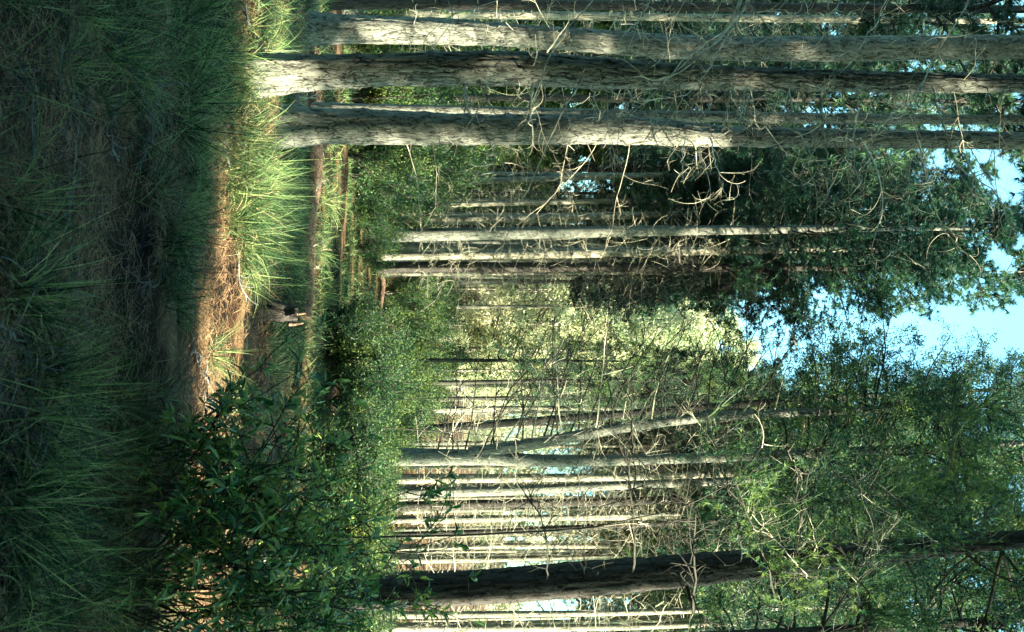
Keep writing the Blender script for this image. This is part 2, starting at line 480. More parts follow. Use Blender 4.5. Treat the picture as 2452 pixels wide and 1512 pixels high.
CR = {}
def crown_pair(key, n, mat, limb_mat, **kw):
    CR[key] = []
    for i in range(n):
        l, f = crown_mesh(1000 + hash(key) % 7 * 0 + sum(map(ord, key)) + i * 17, **kw)
        CR[key].append((l.mesh(key + '_limbs', limb_mat), f.mesh(key + '_foliage', mat)))
crown_pair('pine', 4, NEEDLE, TWIG_DARK, H=9.5, R=2.7, nb=80, sub=10, tuf=6, L=0.16, wd=0.018, m_=10)
crown_pair('feather', 3, SOFT, TWIG_DARK, leafmat='leaf', H=8.5, R=2.9, nb=85, sub=10, tuf=5, L=0.065, wd=0.028, m_=10, sp=1.0)
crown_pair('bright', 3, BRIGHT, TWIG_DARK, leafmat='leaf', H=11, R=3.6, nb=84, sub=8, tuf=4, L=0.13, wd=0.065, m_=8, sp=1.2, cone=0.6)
crown_pair('broom', 3, BUSH, TWIG_DARK, leafmat='leaf', H=9.5, R=2.1, nb=110, sub=9, tuf=5, L=0.12, wd=0.06, m_=8, sp=1.0, cone=0.35)

def dead_mesh(seed, z0, z1, step, k, Lr, r0, subs=3, sides=3, curl=0.5, trunk_r=0.12):
    rng = np.random.default_rng(seed)
    zs = np.arange(z0, z1, step); nb = len(zs) * k
    z = np.repeat(zs, k) + rng.normal(0, 0.05, nb)
    az = rng.uniform(0, 2 * math.pi, nb)
    el = rng.normal(0.05, 0.3, nb)
    D = np.stack([np.cos(az) * np.cos(el), np.sin(az) * np.cos(el), np.sin(el)], -1)
    S = np.stack([np.cos(az) * trunk_r * .6, np.sin(az) * trunk_r * .6, z], -1)
    L = Lr * rng.uniform(0.25, 1.2, nb)
    b = MB()
    P, DD = grow(rng, S, D, L, 6, curl, 0.08, -0.1)
    b.tubes(P, np.linspace(1, 0.35, 6)[None] * np.full((nb, 1), r0), sides)
    S2, D2, t2, i2 = spawn(rng, P, DD, subs, 0.3, 1, 0.8)
    P2, DD2 = grow(rng, S2, D2, L[i2] * 0.45 + 0.05, 5, 1.0, 0.08, 0.1)
    b.tubes(P2, np.linspace(0.6, 0.25, 5)[None] * np.full((len(P2), 1), r0), 3)
    return b
DEAD = [dead_mesh(50 + i, 1.3, 9.5, 0.3, 3, 1.1, 0.0062, curl=.35, trunk_r=0.1).mesh('dead_twigs', TWIG) for i in range(4)]

def curtain_mesh(seed):
    rng = np.random.default_rng(seed); nb = 90
    z = rng.uniform(3.5, 11.5, nb); az = rng.uniform(0, 6.28, nb)
    D = np.stack([np.cos(az), np.sin(az), rng.normal(.1, .2, nb)], -1)
    b = MB()
    P, DD = grow(rng, np.stack([0 * z, 0 * z, z], -1), D, rng.uniform(.8, 2.2, nb), 8, .3, .06, -.5)
    b.tubes(P, np.linspace(1, .3, 8)[None] * np.full((nb, 1), .008), 3)
    S2, D2, t2, i2 = spawn(rng, P, DD, 9, .3, 1, .8)
    D2 = nrm(D2 + np.array([0, 0, -.7]))
    P2, DD2 = grow(rng, S2, D2, rng.uniform(.3, .95, len(S2)), 5, .4, .08, -.5)
    b.tubes(P2, np.linspace(1, .4, 5)[None] * np.full((len(P2), 1), .0045), 3)
    return b.mesh('drooping_twigs', TWIG_DARK)
CURT = [curtain_mesh(90 + i) for i in range(2)]

def trunk_mb(path, rad, sides=14, nring=60, seed=0, amp=0.0, flare=True):
    path = np.asarray(path, float); rad = np.asarray(rad, float)
    t = np.concatenate([[0], np.cumsum(np.linalg.norm(np.diff(path, axis=0), axis=1))])
    tt = np.linspace(0, t[-1], nring)
    # smooth resample
    P = np.stack([np.interp(tt, t, path[:, i]) for i in range(3)], -1)
    R = np.interp(tt, t, rad)
    ksz = max(3, int(nring * 0.05) | 1)
    ker = np.hanning(ksz + 2)[1:-1]; ker /= ker.sum()
    def sm(a):
        pad = ksz // 2
        e = np.concatenate([2 * a[0] - a[1:pad + 1][::-1], a, 2 * a[-1] - a[-pad - 1:-1][::-1]])
        return np.convolve(e, ker, 'valid')
    P = np.stack([sm(P[:, i]) for i in range(3)], -1); R = sm(R)
    if flare:
        R = R * (1 + 0.55 * np.exp(-tt / 0.26))
    th = np.arange(sides) * 2 * math.pi / sides
    cs = np.stack([np.cos(th), np.sin(th), 0 * th], -1)
    rr = np.repeat(R[:, None], sides, 1)
    pz = np.stack([np.broadcast_to(np.cos(th) * 2.2, rr.shape), np.broadcast_to(np.sin(th) * 2.2, rr.shape), np.broadcast_to(tt[:, None] * 1.1, rr.shape)], -1)
    rr = rr * (1 + 0.05 * vnoise(pz, seed))
    if flare: rr = rr * (1 + .28 * np.exp(-tt / .2)[:, None] * vnoise(np.stack([np.cos(th) * 1.6, np.sin(th) * 1.6, 0 * th], -1), seed + 50)[None])
    if amp > 0:
        q = pz * np.array([2.4, 2.4, 2.2])
        q = q + 0.6 * vnoise(pz * 2.0, seed + 3)[..., None]
        n1 = 1 - np.abs(vnoise(q, seed + 1)) * 2
        n2 = 1 - np.abs(vnoise(q * 2.1, seed + 2)) * 2
        rr = rr - amp * np.maximum(n1, 0) ** 3 - amp * 0.6 * np.maximum(n2, 0) ** 2
        rr = rr + amp * 0.35 * vnoise(pz * 9, seed + 4)
        wh = np.abs(((tt + 0.1 * np.sin(tt * 3)) / 0.52) % 1 - 0.5) * 2       # branch whorls swell the stem
        rr = rr + (0.018 * np.maximum(wh - 0.8, 0) * 5)[:, None] * (0.6 + 0.6 * vnoise(pz * 1.7, seed + 8))
    v = P[:, None, :] + cs[None] * rr[..., None]
    idx = np.arange(nring * sides).reshape(nring, sides)
    i0 = idx[:-1]; i1 = idx[1:]
    b = MB()
    b.add(v, q=np.stack([i0, np.roll(i0, -1, 1), np.roll(i1, -1, 1), i1], -1))
    return b, P, R

def path_from_px(Y, pts, H, lean_y=0.0):
    """pts: (ix, iy, width px) up the stem as seen, Y depth in metres. returns base point and path relative to it"""
    P = []; R = []
    for ix, iy, wp in pts:
        p = W(ix, iy, Y); P.append(p); R.append(wp / F * Y / 2)
    P = np.array(P); R = np.array(R)
    g = float(gz(P[0, 0], Y))
    sl = (P[1] - P[0]) / max(P[1, 2] - P[0, 2], .01)
    base = P[0] + np.clip(sl, -.15, .15) * (g - P[0, 2]); base[2] = g; base[1] = Y
    below = base - (P[0] - base) * 0 - np.array([0, 0, 0.15])
    if P[0, 2] < g + 0.02: P = P[1:]; R0 = R[0]; R = R[1:]
    else: R0 = R[0]
    P = np.concatenate([[below, base + np.array([0, 0, .01])], P]); R = np.concatenate([[R0 * 1.05, R0], R])
    top = P[-1]; sl = (P[-1] - P[-2]) / max(P[-1, 2] - P[-2, 2], .01)
    if H > top[2] + 0.5:
        e = top + sl * 0.5 * (H - top[2]); e[2] = H
        P = np.concatenate([P, [e]]); R = np.concatenate([R, [R[-1] * 0.35]])
    return base, P - base, R

def dead_branch_mb(rng, S, D, L, r0, curl=0.6, subs=4, N=9, jit=0.07, sub2=2, sides=6, grav=-0.1, sublen=0.35):
    S = np.asarray(S, float).reshape(1, 3); D = np.asarray(D, float).reshape(1, 3)
    b = MB()
    P, DD = grow(rng, S, D, np.array([L]), N, curl, jit, grav)
    b.tubes(P, (r0 * np.linspace(1, 0.35, N))[None], sides)
    if subs:
        S2, D2, t2, i2 = spawn(rng, P, DD, subs, 0.25, 1, 0.8)
        P2, DD2 = grow(rng, S2, D2, L * sublen * rng.uniform(0.4, 1.2, len(S2)), 8, 0.9, 0.09, 0.2)
        b.tubes(P2, np.linspace(1, 0.4, 8)[None] * np.full((len(P2), 1), r0 * 0.5), 4)
        if sub2:
            S3, D3, t3, i3 = spawn(rng, P2, DD2, sub2, 0.2, 1, 0.7)
            P3, _ = grow(rng, S3, D3, L * sublen * .5 * rng.uniform(0.4, 1.2, len(S3)), 7, 1.2, 0.08, 0.15)
            b.tubes(P3, np.linspace(1, 0.5, 7)[None] * np.full((len(P3), 1), r0 * 0.35), 3)
    return b

def path_branch_mb(rng, pts, r0, subs=8, sublen=0.3, curl=1.5):
    """a branch following given world points (relative to the tree) with curly shoots"""
    pts = np.asarray(pts, float)
    t = np.linspace(0, len(pts) - 1, 14)
    P = np.stack([np.interp(t, np.arange(len(pts)), pts[:, i]) for i in range(3)], -1)
    for _ in range(3):
        P[1:-1] = (P[:-2] + 2 * P[1:-1] + P[2:]) / 4
    P[1:-1] += rng.normal(0, 0.008, P[1:-1].shape)
    P = P[None]
    D = nrm(np.diff(P, axis=1)); D = np.concatenate([D, D[:, -1:]], 1)
    b = MB()
    b.tubes(P, (r0 * np.linspace(1, 0.35, 14))[None], 6)
    if subs:
        S2, D2, t2, i2 = spawn(rng, P, D, subs, 0.2, 1.0, 0.8)
        P2, DD2 = grow(rng, S2, D2, sublen * rng.uniform(0.5, 1.3, len(S2)), 9, curl, 0.05, 0.1)
        b.tubes(P2, np.linspace(1, 0.4, 9)[None] * np.full((len(P2), 1), r0 * 0.55), 4)
        S3, D3, _, _ = spawn(rng, P2, DD2, 2, 0.2, 1.0, 0.8)
        P3, _ = grow(rng, S3, D3, sublen * .6 * rng.uniform(0.4, 1.2, len(S3)), 8, curl, 0.05, 0.1)
        b.tubes(P3, np.linspace(1, 0.5, 8)[None] * np.full((len(P3), 1), r0 * 0.36), 3)
    return b

def put_crown(root, key, i, z, xy=(0, 0), sc=1.0, rz=0.0, zs=1.0, name='crown'):
    l, f = CR[key][i % len(CR[key])]
    c = link(name, f, root, (xy[0], xy[1], z), rz, (sc, sc, sc * zs))
    lb = link('limbs', l, c)
    return c

# ------------------------------------------------------------------ the near pines (left of the clearing when upright)
rngH = np.random.default_rng(77)
def near_pine(label, Y, pts, H, crown_z, seed, whorl0, whorl1, branches=30, Lb=0.6, mat=BARK, dirbias=None, r0=0.0056, sides=72, rings=420, amp=0.013, crown='pine', subs=6, group='near pine trunks'):
    base, P, R = path_from_px(Y, pts, H)
    root = empty('pine_tree', base, label, 'tree')
    b, TP, TR = trunk_mb(P, R, sides, rings, seed, amp)
    link('trunk', b.mesh('trunk', mat), root)
    rng = np.random.default_rng(seed)
    zs = np.arange(whorl0, whorl1, (whorl1 - whorl0) / branches)
    for k, z in enumerate(zs):
        z = z + rng.normal(0, 0.04)
        c = np.array([np.interp(z, TP[:, 2], TP[:, 0]), np.interp(z, TP[:, 2], TP[:, 1]), z]); r = np.interp(z, TP[:, 2], TR)
        az = rng.uniform(-math.pi, math.pi) if dirbias is None or rng.random() < 0.3 else rng.normal(dirbias, 0.6)
        el = rng.normal(0.05, 0.25)
        d = np.array([math.cos(az) * math.cos(el), math.sin(az) * math.cos(el), math.sin(el)])
        short = rng.random() < 0.4
        L = Lb * (rng.uniform(0.12, 0.35) if short else rng.uniform(0.5, 1.3))
        bb = dead_branch_mb(rng, c + d * r * 0.75, d, L, r0 * (1.1 if short else rng.uniform(0.6, 1.1)), 0.35, 0 if short else subs, sub2=0 if short else 3)
        link('dead_branch', bb.mesh('dead_branch', TWIG), root)
    if crown:
        cx, cy = np.interp(crown_z, TP[:, 2], TP[:, 0]), np.interp(crown_z, TP[:, 2], TP[:, 1])
        put_crown(root, crown, seed, crown_z, (cx, cy), 1.0, seed * 1.3)
    return root, base, TP, TR

n1 = near_pine('thick pine beside the photo top edge with a long white sunlit streak on its bark', 12.2,
    [(720, 68, 66), (900, 70, 66), (1100, 76, 60), (1250, 84, 52), (1450, 100, 56), (1600, 112, 58), (1800, 117, 60), (2100, 115, 62), (2451, 112, 60)], 17.5, 9.2, 3, 1.2, 8.2, 46, 0.8)
n2 = near_pine('thickest grey pine with a thin bright rim, standing at the edge of the dark tussocks', 8.3,
    [(590, 180, 92), (700, 176, 84), (900, 168, 76), (1050, 164, 84), (1250, 163, 84), (1450, 176, 74), (1650, 184, 60), (1900, 190, 54), (2200, 197, 52), (2451, 200, 48)], 17, 9.0, 5, 1.5, 7.6, 62, 0.66, dirbias=-0.5)
n3 = near_pine('thick pine with large dappled sun patches, third trunk down from the photo top edge', 10.2,
    [(655, 302, 92), (760, 303, 82), (900, 304, 84), (1150, 310, 74), (1400, 309, 72), (1550, 312, 68), (1700, 326, 50), (2000, 330, 46), (2451, 337, 44)], 17, 9.2, 9, 1.3, 8.0, 60, 0.85, dirbias=-0.6)
n4 = near_pine('slim pale sunlit pine half hidden behind the dappled thick pine', 13.0,
    [(760, 262, 30), (1000, 266, 30), (1300, 272, 28), (1600, 278, 28), (2000, 283, 26), (2451, 287, 24)], 17, 10.0, 12, 1.8, 9.0, 22, 0.8, dirbias=-0.6, sides=32, rings=160, amp=0.006)

def px_branch(root_info, Y0, Y1, pts, r0, subs, sublen, seed, label=None):
    """branch through reference pixels, going from depth Y0 to Y1, child of a near pine"""
    root, base = root_info[0], root_info[1]
    rng = np.random.default_rng(seed)
    n = len(pts)
    P = np.array([W(ix, iy, Y0 + (Y1 - Y0) * i / (n - 1)) for i, (ix, iy) in enumerate(pts)]) - base
    b = path_branch_mb(rng, P, r0 * .8, int(subs * 1.3), sublen)
    link('dead_branch', b.mesh('dead_branch', TWIG), root)

px_branch(n2, 8.2, 7.4, [(1400, 180), (1330, 290), (1290, 400), (1230, 520), (1180, 640)], 0.007, 4, 0.25, 1)
px_branch(n1, 10.9, 8.6, [(1260, 200), (1320, 110), (1370, 40), (1400, -60)], 0.008, 3, 0.3, 2)
px_branch(n2, 8.1, 7.6, [(1500, 215), (1520, 250), (1555, 275), (1560, 330)], 0.012, 6, 0.35, 3)
px_branch(n2, 8.1, 7.7, [(1110, 200), (1112, 235), (1125, 275)], 0.014, 2, 0.12, 4)
px_branch(n2, 8.1, 7.7, [(1108, 200), (1118, 240), (1122, 272)], 0.009, 1, 0.1, 44)
px_branch(n2, 8.1, 7.5, [(1275, 200), (1272, 250), (1275, 330)], 0.012, 5, 0.22, 5)
px_branch(n2, 8.1, 7.4, [(1420, 205), (1425, 250), (1415, 300)], 0.009, 3, 0.2, 6)
px_branch(n2, 8.1, 7.2, [(1785, 205), (1778, 260), (1770, 300)], 0.010, 4, 0.25, 7)
px_branch(n2, 8.1, 7.0, [(1890, 210), (1895, 290), (1940, 370), (1980, 440)], 0.010, 5, 0.3, 8)
px_branch(n2, 8.1, 7.0, [(1970, 210), (1968, 300), (1975, 380), (1995, 440)], 0.011, 9, 0.35, 9)
px_branch(n2, 8.1, 7.0, [(2055, 215), (2050, 300), (2040, 380), (2055, 445)], 0.012, 11, 0.40, 10)
px_branch(n3, 10.0, 8.0, [(2060, 330), (2100, 400), (2120, 480), (2085, 600)], 0.010, 12, 0.45, 11)
px_branch(n3, 10.0, 8.2, [(2200, 335), (2215, 420), (2240, 520), (2300, 600)], 0.010, 8, 0.4, 12)
px_branch(n3, 10.0, 8.4, [(1700, 330), (1715, 400), (1740, 480)], 0.010, 6, 0.35, 13)
px_branch(n3, 10.0, 8.6, [(2290, 340), (2330, 420), (2400, 480), (2420, 560)], 0.011, 6, 0.4, 14)
px_branch(n3, 10.0, 8.6, [(1640, 330), (1630, 380), (1640, 450)], 0.008, 6, 0.35, 15)
px_branch(n2, 8.1, 7.0, [(2230, 205), (2260, 300), (2290, 400), (2330, 470)], 0.009, 5, 0.3, 16)

# a pine just outside the frame whose dead branches hang in over the near trunks
def edge_pine():
    X, Y = -4.5, 9.0
    base = np.array([X, Y, float(gz(X, Y))])
    root = empty('pine_tree', base, 'pine past the photo top edge with pale curly dead branches crossing the near trunks', 'tree')
    P = np.array([[0, 0, -.15], [0, 0, 0.01], [.05, 0, 3], [0.1, 0, 7], [0.0, 0, 16]]); R = [.17, .165, .14, .11, .04]
    b, TP, TR = trunk_mb(P, R, 40, 200, 31, 0.01)
    link('trunk', b.mesh('trunk', BARK), root)
    put_crown(root, 'pine', 1, 9.3, (0.1, 0), 1.0, 2.0)
    info = (root, base)
    for k, (pts, y1, r, s, sl) in enumerate([
        ([(1835, -250), (1780, 30), (1700, 110), (1640, 170), (1575, 190)], 7.8, .013, 10, .42),
        ([(1860, -250), (1800, 10), (1730, 80), (1650, 130), (1540, 250)], 7.6, .011, 10, .45),
        ([(1830, -200), (1760, 60), (1690, 130), (1600, 120), (1560, 160)], 7.9, .010, 12, .4),
        ([(1850, -260), (1790, 20), (1700, 150), (1660, 230), (1540, 240)], 7.5, .009, 12, .4),
        ([(1990, -250), (1930, 0), (1890, 60), (1800, 110)], 8.2, .009, 6, .3),
        ([(2060, -250), (2010, 10), (1990, 70), (1930, 130)], 8.0, .009, 9, .3),
        ([(2180, -250), (2120, 0), (2100, 60), (2040, 130)], 8.0, .009, 9, .3),
        ([(2400, -250), (2330, 0), (2250, 110), (2200, 220), (2120, 290)], 7.4, .012, 8, .4),
        ([(1600, -250), (1560, 0), (1520, 60), (1470, 110)], 8.2, .007, 8, .25),
        ([(1080, -250), (1050, -20), (1100, 40), (1000, 150)], 8.6, .007, 4, .25),
        ([(1500, -250), (1440, 0), (1330, 80), (1280, 230), (1260, 300)], 7.4, .009, 2, .25),
        ([(1300, -250), (1240, 0), (1100, 20), (1010, 90)], 8.3, .006, 5, .3)]):
        px_branch(info, 9.0, y1, pts, r, s, sl, 60 + k)
edge_pine()

# ------------------------------------------------------------------ mid-distance pines seen singly
far_twigs = DEAD
FP0 = trunk_mb(np.array([[0, 0, -.4], [0, 0, 0], [.05, 0, 4], [.1, .1, 10], [.2, .1, 18]]), np.array([.16, .155, .13, .09, .02]), 9, 22, 3, 0)[0].mesh('trunk', TWIG_DARK)
def mid_pine(label, Y, pts, H=18.5, cz=9.5, seed=0, mat=BARK_FAR, twigs=True, crown='pine', csc=1.0, group=None, fork=None, sides=14):
    base, P, R = path_from_px(Y, pts, H)
    root = empty('pine_tree', base, label, 'tree', group)
    b, TP, TR = trunk_mb(P, R, sides, 50, seed, 0.0)
    tr = link('trunk', b.mesh('trunk', mat), root)
    if fork is not None:
        Pf = np.array([W(ix, iy, Y) for ix, iy, _ in fork]) - base; Rf = np.array([wp / F * Y / 2 for *_, wp in fork])
        b2, TP2, _ = trunk_mb(Pf, Rf, sides, 50, seed + 1, 0.0, flare=False)
        link('trunk', b2.mesh('trunk', mat), root)
        put_crown(root, crown, seed + 1, Pf[-1][2] - 4, (Pf[-1][0], Pf[-1][1]), 0.8, seed)
    if crown:
        cx, cy = np.interp(cz, TP[:, 2], TP[:, 0]), np.interp(cz, TP[:, 2], TP[:, 1])
        put_crown(root, crown, seed, cz, (cx, cy), csc, seed * 2.1, (H + .6 - cz) / (9.5 * csc))
    if twigs and seed in (7, 8, 31, 32, 35):
        d = link('drooping_twigs', CURT[seed % 2], root, (0, 0, 0), seed); tag(d, kind='stuff')
    if twigs:
        d = link('dead_branches', far_twigs[seed % 4], root, (0, 0, 0), seed * 1.7)
        tag(d, kind='stuff')
    return root

# left stand: (depth, base iy, iy at column 1500, width, label)
LEFT = [
 (34, 405, 402, 20, 'dark pine with unlit bark nearest below the dappled thick pine', BARK_DARK_SHADE),
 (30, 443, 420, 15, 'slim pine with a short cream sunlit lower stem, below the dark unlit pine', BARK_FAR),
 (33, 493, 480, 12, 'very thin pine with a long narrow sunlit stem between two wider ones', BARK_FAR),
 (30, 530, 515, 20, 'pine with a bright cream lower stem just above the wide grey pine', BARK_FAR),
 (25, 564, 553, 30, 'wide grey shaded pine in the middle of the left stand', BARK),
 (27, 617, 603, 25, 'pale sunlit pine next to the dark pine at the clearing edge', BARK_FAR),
 (27, 638, 640, 24, 'black shaded pine trunk standing at the clearing edge', BARK_DARK_SHADE),
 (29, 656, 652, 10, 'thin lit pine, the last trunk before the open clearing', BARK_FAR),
 (42, 465, 462, 9, 'thread thin dark pine silhouette seen against bright sky', BARK_DARK_SHADE),
 (44, 510, 505, 9, 'thread thin dark pine silhouette behind the cream stemmed pine', BARK_DARK_SHADE),
 (46, 546, 541, 10, 'thin dark pine silhouette touching the wide grey pine', BARK_DARK_SHADE),
 (48, 590, 583, 10, 'thin dark pine silhouette between the grey and the pale pines', BARK_DARK_SHADE),
]
for i, (Y, y0, y1, wp, lab, mt_) in enumerate(LEFT):
    mid_pine(lab, Y, [(HOR - 1.5 * F / Y, y0, wp * 1.1), (1200, (y0 + y1) / 2, wp), (1500, y1, wp * .9), (2000, y1 - (y0 - y1) * .5, wp * .6)], seed=i + 1, mat=mt_, cz=9.0 + (i % 3) * .7, csc=1.0 + .1 * (i % 3), H=17.5 + (i % 4) * .8 if Y > 28 else 16)

mid_pine('forked dark pine with a leaning sunlit limb beside the clearing', 19,
    [(842, 1092, 44), (1000, 1094, 42), (1150, 1094, 36), (1300, 1104, 30), (1500, 1101, 26), (1700, 1095, 24), (2000, 1082, 22), (2400, 1062, 18)], H=15.5, cz=7.6, seed=21, mat=BARK, crown='feather', csc=1.0,
    fork=[(1120, 1088, 36), (1200, 1075, 32), (1300, 1058, 28), (1500, 1021, 26), (1700, 996, 24), (1950, 985, 20), (2400, 968, 12)], sides=20)
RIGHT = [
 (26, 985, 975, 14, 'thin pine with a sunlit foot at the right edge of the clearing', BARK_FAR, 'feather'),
 (22, 1038, 990, 22, 'dark shaded pine leaning over beside the forked pine', BARK_DARK_SHADE, 'feather'),
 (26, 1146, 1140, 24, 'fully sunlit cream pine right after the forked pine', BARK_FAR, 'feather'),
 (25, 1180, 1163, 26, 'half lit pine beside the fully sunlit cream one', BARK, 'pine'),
 (27, 1214, 1200, 24, 'dark shadowed pine between two lit trunks', BARK_DARK_SHADE, 'feather'),
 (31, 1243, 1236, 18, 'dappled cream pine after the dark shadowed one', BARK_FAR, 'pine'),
 (27, 1282, 1258, 16, 'slender dark pine with a slight bow', BARK_DARK_SHADE, 'pine'),
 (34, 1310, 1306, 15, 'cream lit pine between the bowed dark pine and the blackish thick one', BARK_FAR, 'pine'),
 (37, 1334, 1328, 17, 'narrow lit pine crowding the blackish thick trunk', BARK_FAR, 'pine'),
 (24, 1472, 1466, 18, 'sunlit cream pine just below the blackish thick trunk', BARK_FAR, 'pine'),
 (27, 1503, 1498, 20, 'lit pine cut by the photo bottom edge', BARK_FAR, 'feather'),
]
for i, (Y, y0, y1, wp, lab, mt_, cr) in enumerate(RIGHT):
    mid_pine(lab, Y, [(HOR - 1.5 * F / Y, y0, wp * 1.05), (1200, (y0 + y1) / 2 + ((i * 37) % 7 - 3), wp * .88), (1500, y1 - ((i * 23) % 5 - 2), wp * .78), (2000, y1 - (y0 - y1) * .6 - 12, wp * .7)], seed=i + 31, mat=mt_, cz=8.2 + (i % 3) * .8, crown=cr, H=16 + (i % 4) * .8)

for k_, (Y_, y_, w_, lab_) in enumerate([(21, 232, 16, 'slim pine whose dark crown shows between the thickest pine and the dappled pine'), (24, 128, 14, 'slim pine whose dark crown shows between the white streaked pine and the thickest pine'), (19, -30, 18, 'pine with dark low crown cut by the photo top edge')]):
    mid_pine(lab_, Y_, [(HOR - 1.5 * F / Y_, y_, w_), (1500, y_ + 3, w_), (2000, y_ + 6, w_ * .7)], seed=70 + k_, mat=BARK_DARK_SHADE, cz=6.0, H=16.5, csc=1.05)
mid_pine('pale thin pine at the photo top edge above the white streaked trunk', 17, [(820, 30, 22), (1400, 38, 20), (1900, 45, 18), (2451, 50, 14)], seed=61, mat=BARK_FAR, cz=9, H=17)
mid_pine('dark pine cut by the photo top edge', 15, [(790, 8, 26), (1400, 12, 24), (1900, 18, 22), (2451, 22, 20)], seed=62, mat=BARK_DARK_SHADE, cz=8.5, H=17)
mid_pine('leafy pine filling the bottom right corner of the photo', 13.5, [(766, 1560, 34), (1400, 1540, 30), (2000, 1510, 26), (2451, 1480, 20)], seed=63, mat=BARK_DARK_SHADE, cz=5.6, H=14, crown='feather')
mid_pine('feathery young pine standing behind the blackish trunk', 17, [(820, 1380, 20), (1400, 1370, 18), (2000, 1350, 14)], seed=64, mat=BARK_DARK_SHADE, cz=6.4, H=14, crown='feather')

# long horizontal limbs of the forked pine reaching into the clearing
def fork_limbs():
    Y = 19
    rng = np.random.default_rng(314)
    g = W(842, 1092, Y); g[2] = float(gz(g[0], Y))
    root = [o for o in bpy.data.objects if o.get('label', '').startswith('forked dark pine')][0]
    base = np.array(root.location)
    for k in range(46):
        ix = 1040 + 18 * k + rng.uniform(-8, 8)
        iy = np.interp(ix, [1000, 1150, 1300, 1500, 1700, 1950, 2400], [1090, 1084, 1058, 1021, 996, 985, 968])
        p = W(ix, iy, Y) - base
        L = rng.uniform(1.3, 2.9) * (1.0 if ix > 1200 else .7)
        d = nrm(np.array([-1, rng.normal(-.25, .4), rng.normal(.12, .12)]))
        bb = dead_branch_mb(rng, p, d, L, .018, .5, 6, 9, grav=.25, sub2=1, sides=5)
        link('branch', bb.mesh('branch', TWIG if k % 4 == 1 else TWIG_DARK), root)
fork_limbs()
for k, (iy, Y, sc, zc) in enumerate([(860, 27, .7, 2.4), (915, 25, .7, 3.4), (955, 30, .7, 4)]):
    x = (iy - CY) / F * Y
    root = empty('young_tree', (x, Y, float(gz(x, Y))), 'slender feathery young tree in the open clearing', 'tree', 'feathery young trees in the clearing', rz=k * 1.4)
    link('trunk', FP0, root, (0, 0, 0), None, (.45, .45, .5))
    c = link('crown', CR['feather'][k % 3][1], root, (0, 0, zc), None, (sc * .7, sc * .7, sc)); link('limbs', CR['feather'][k % 3][0], c)

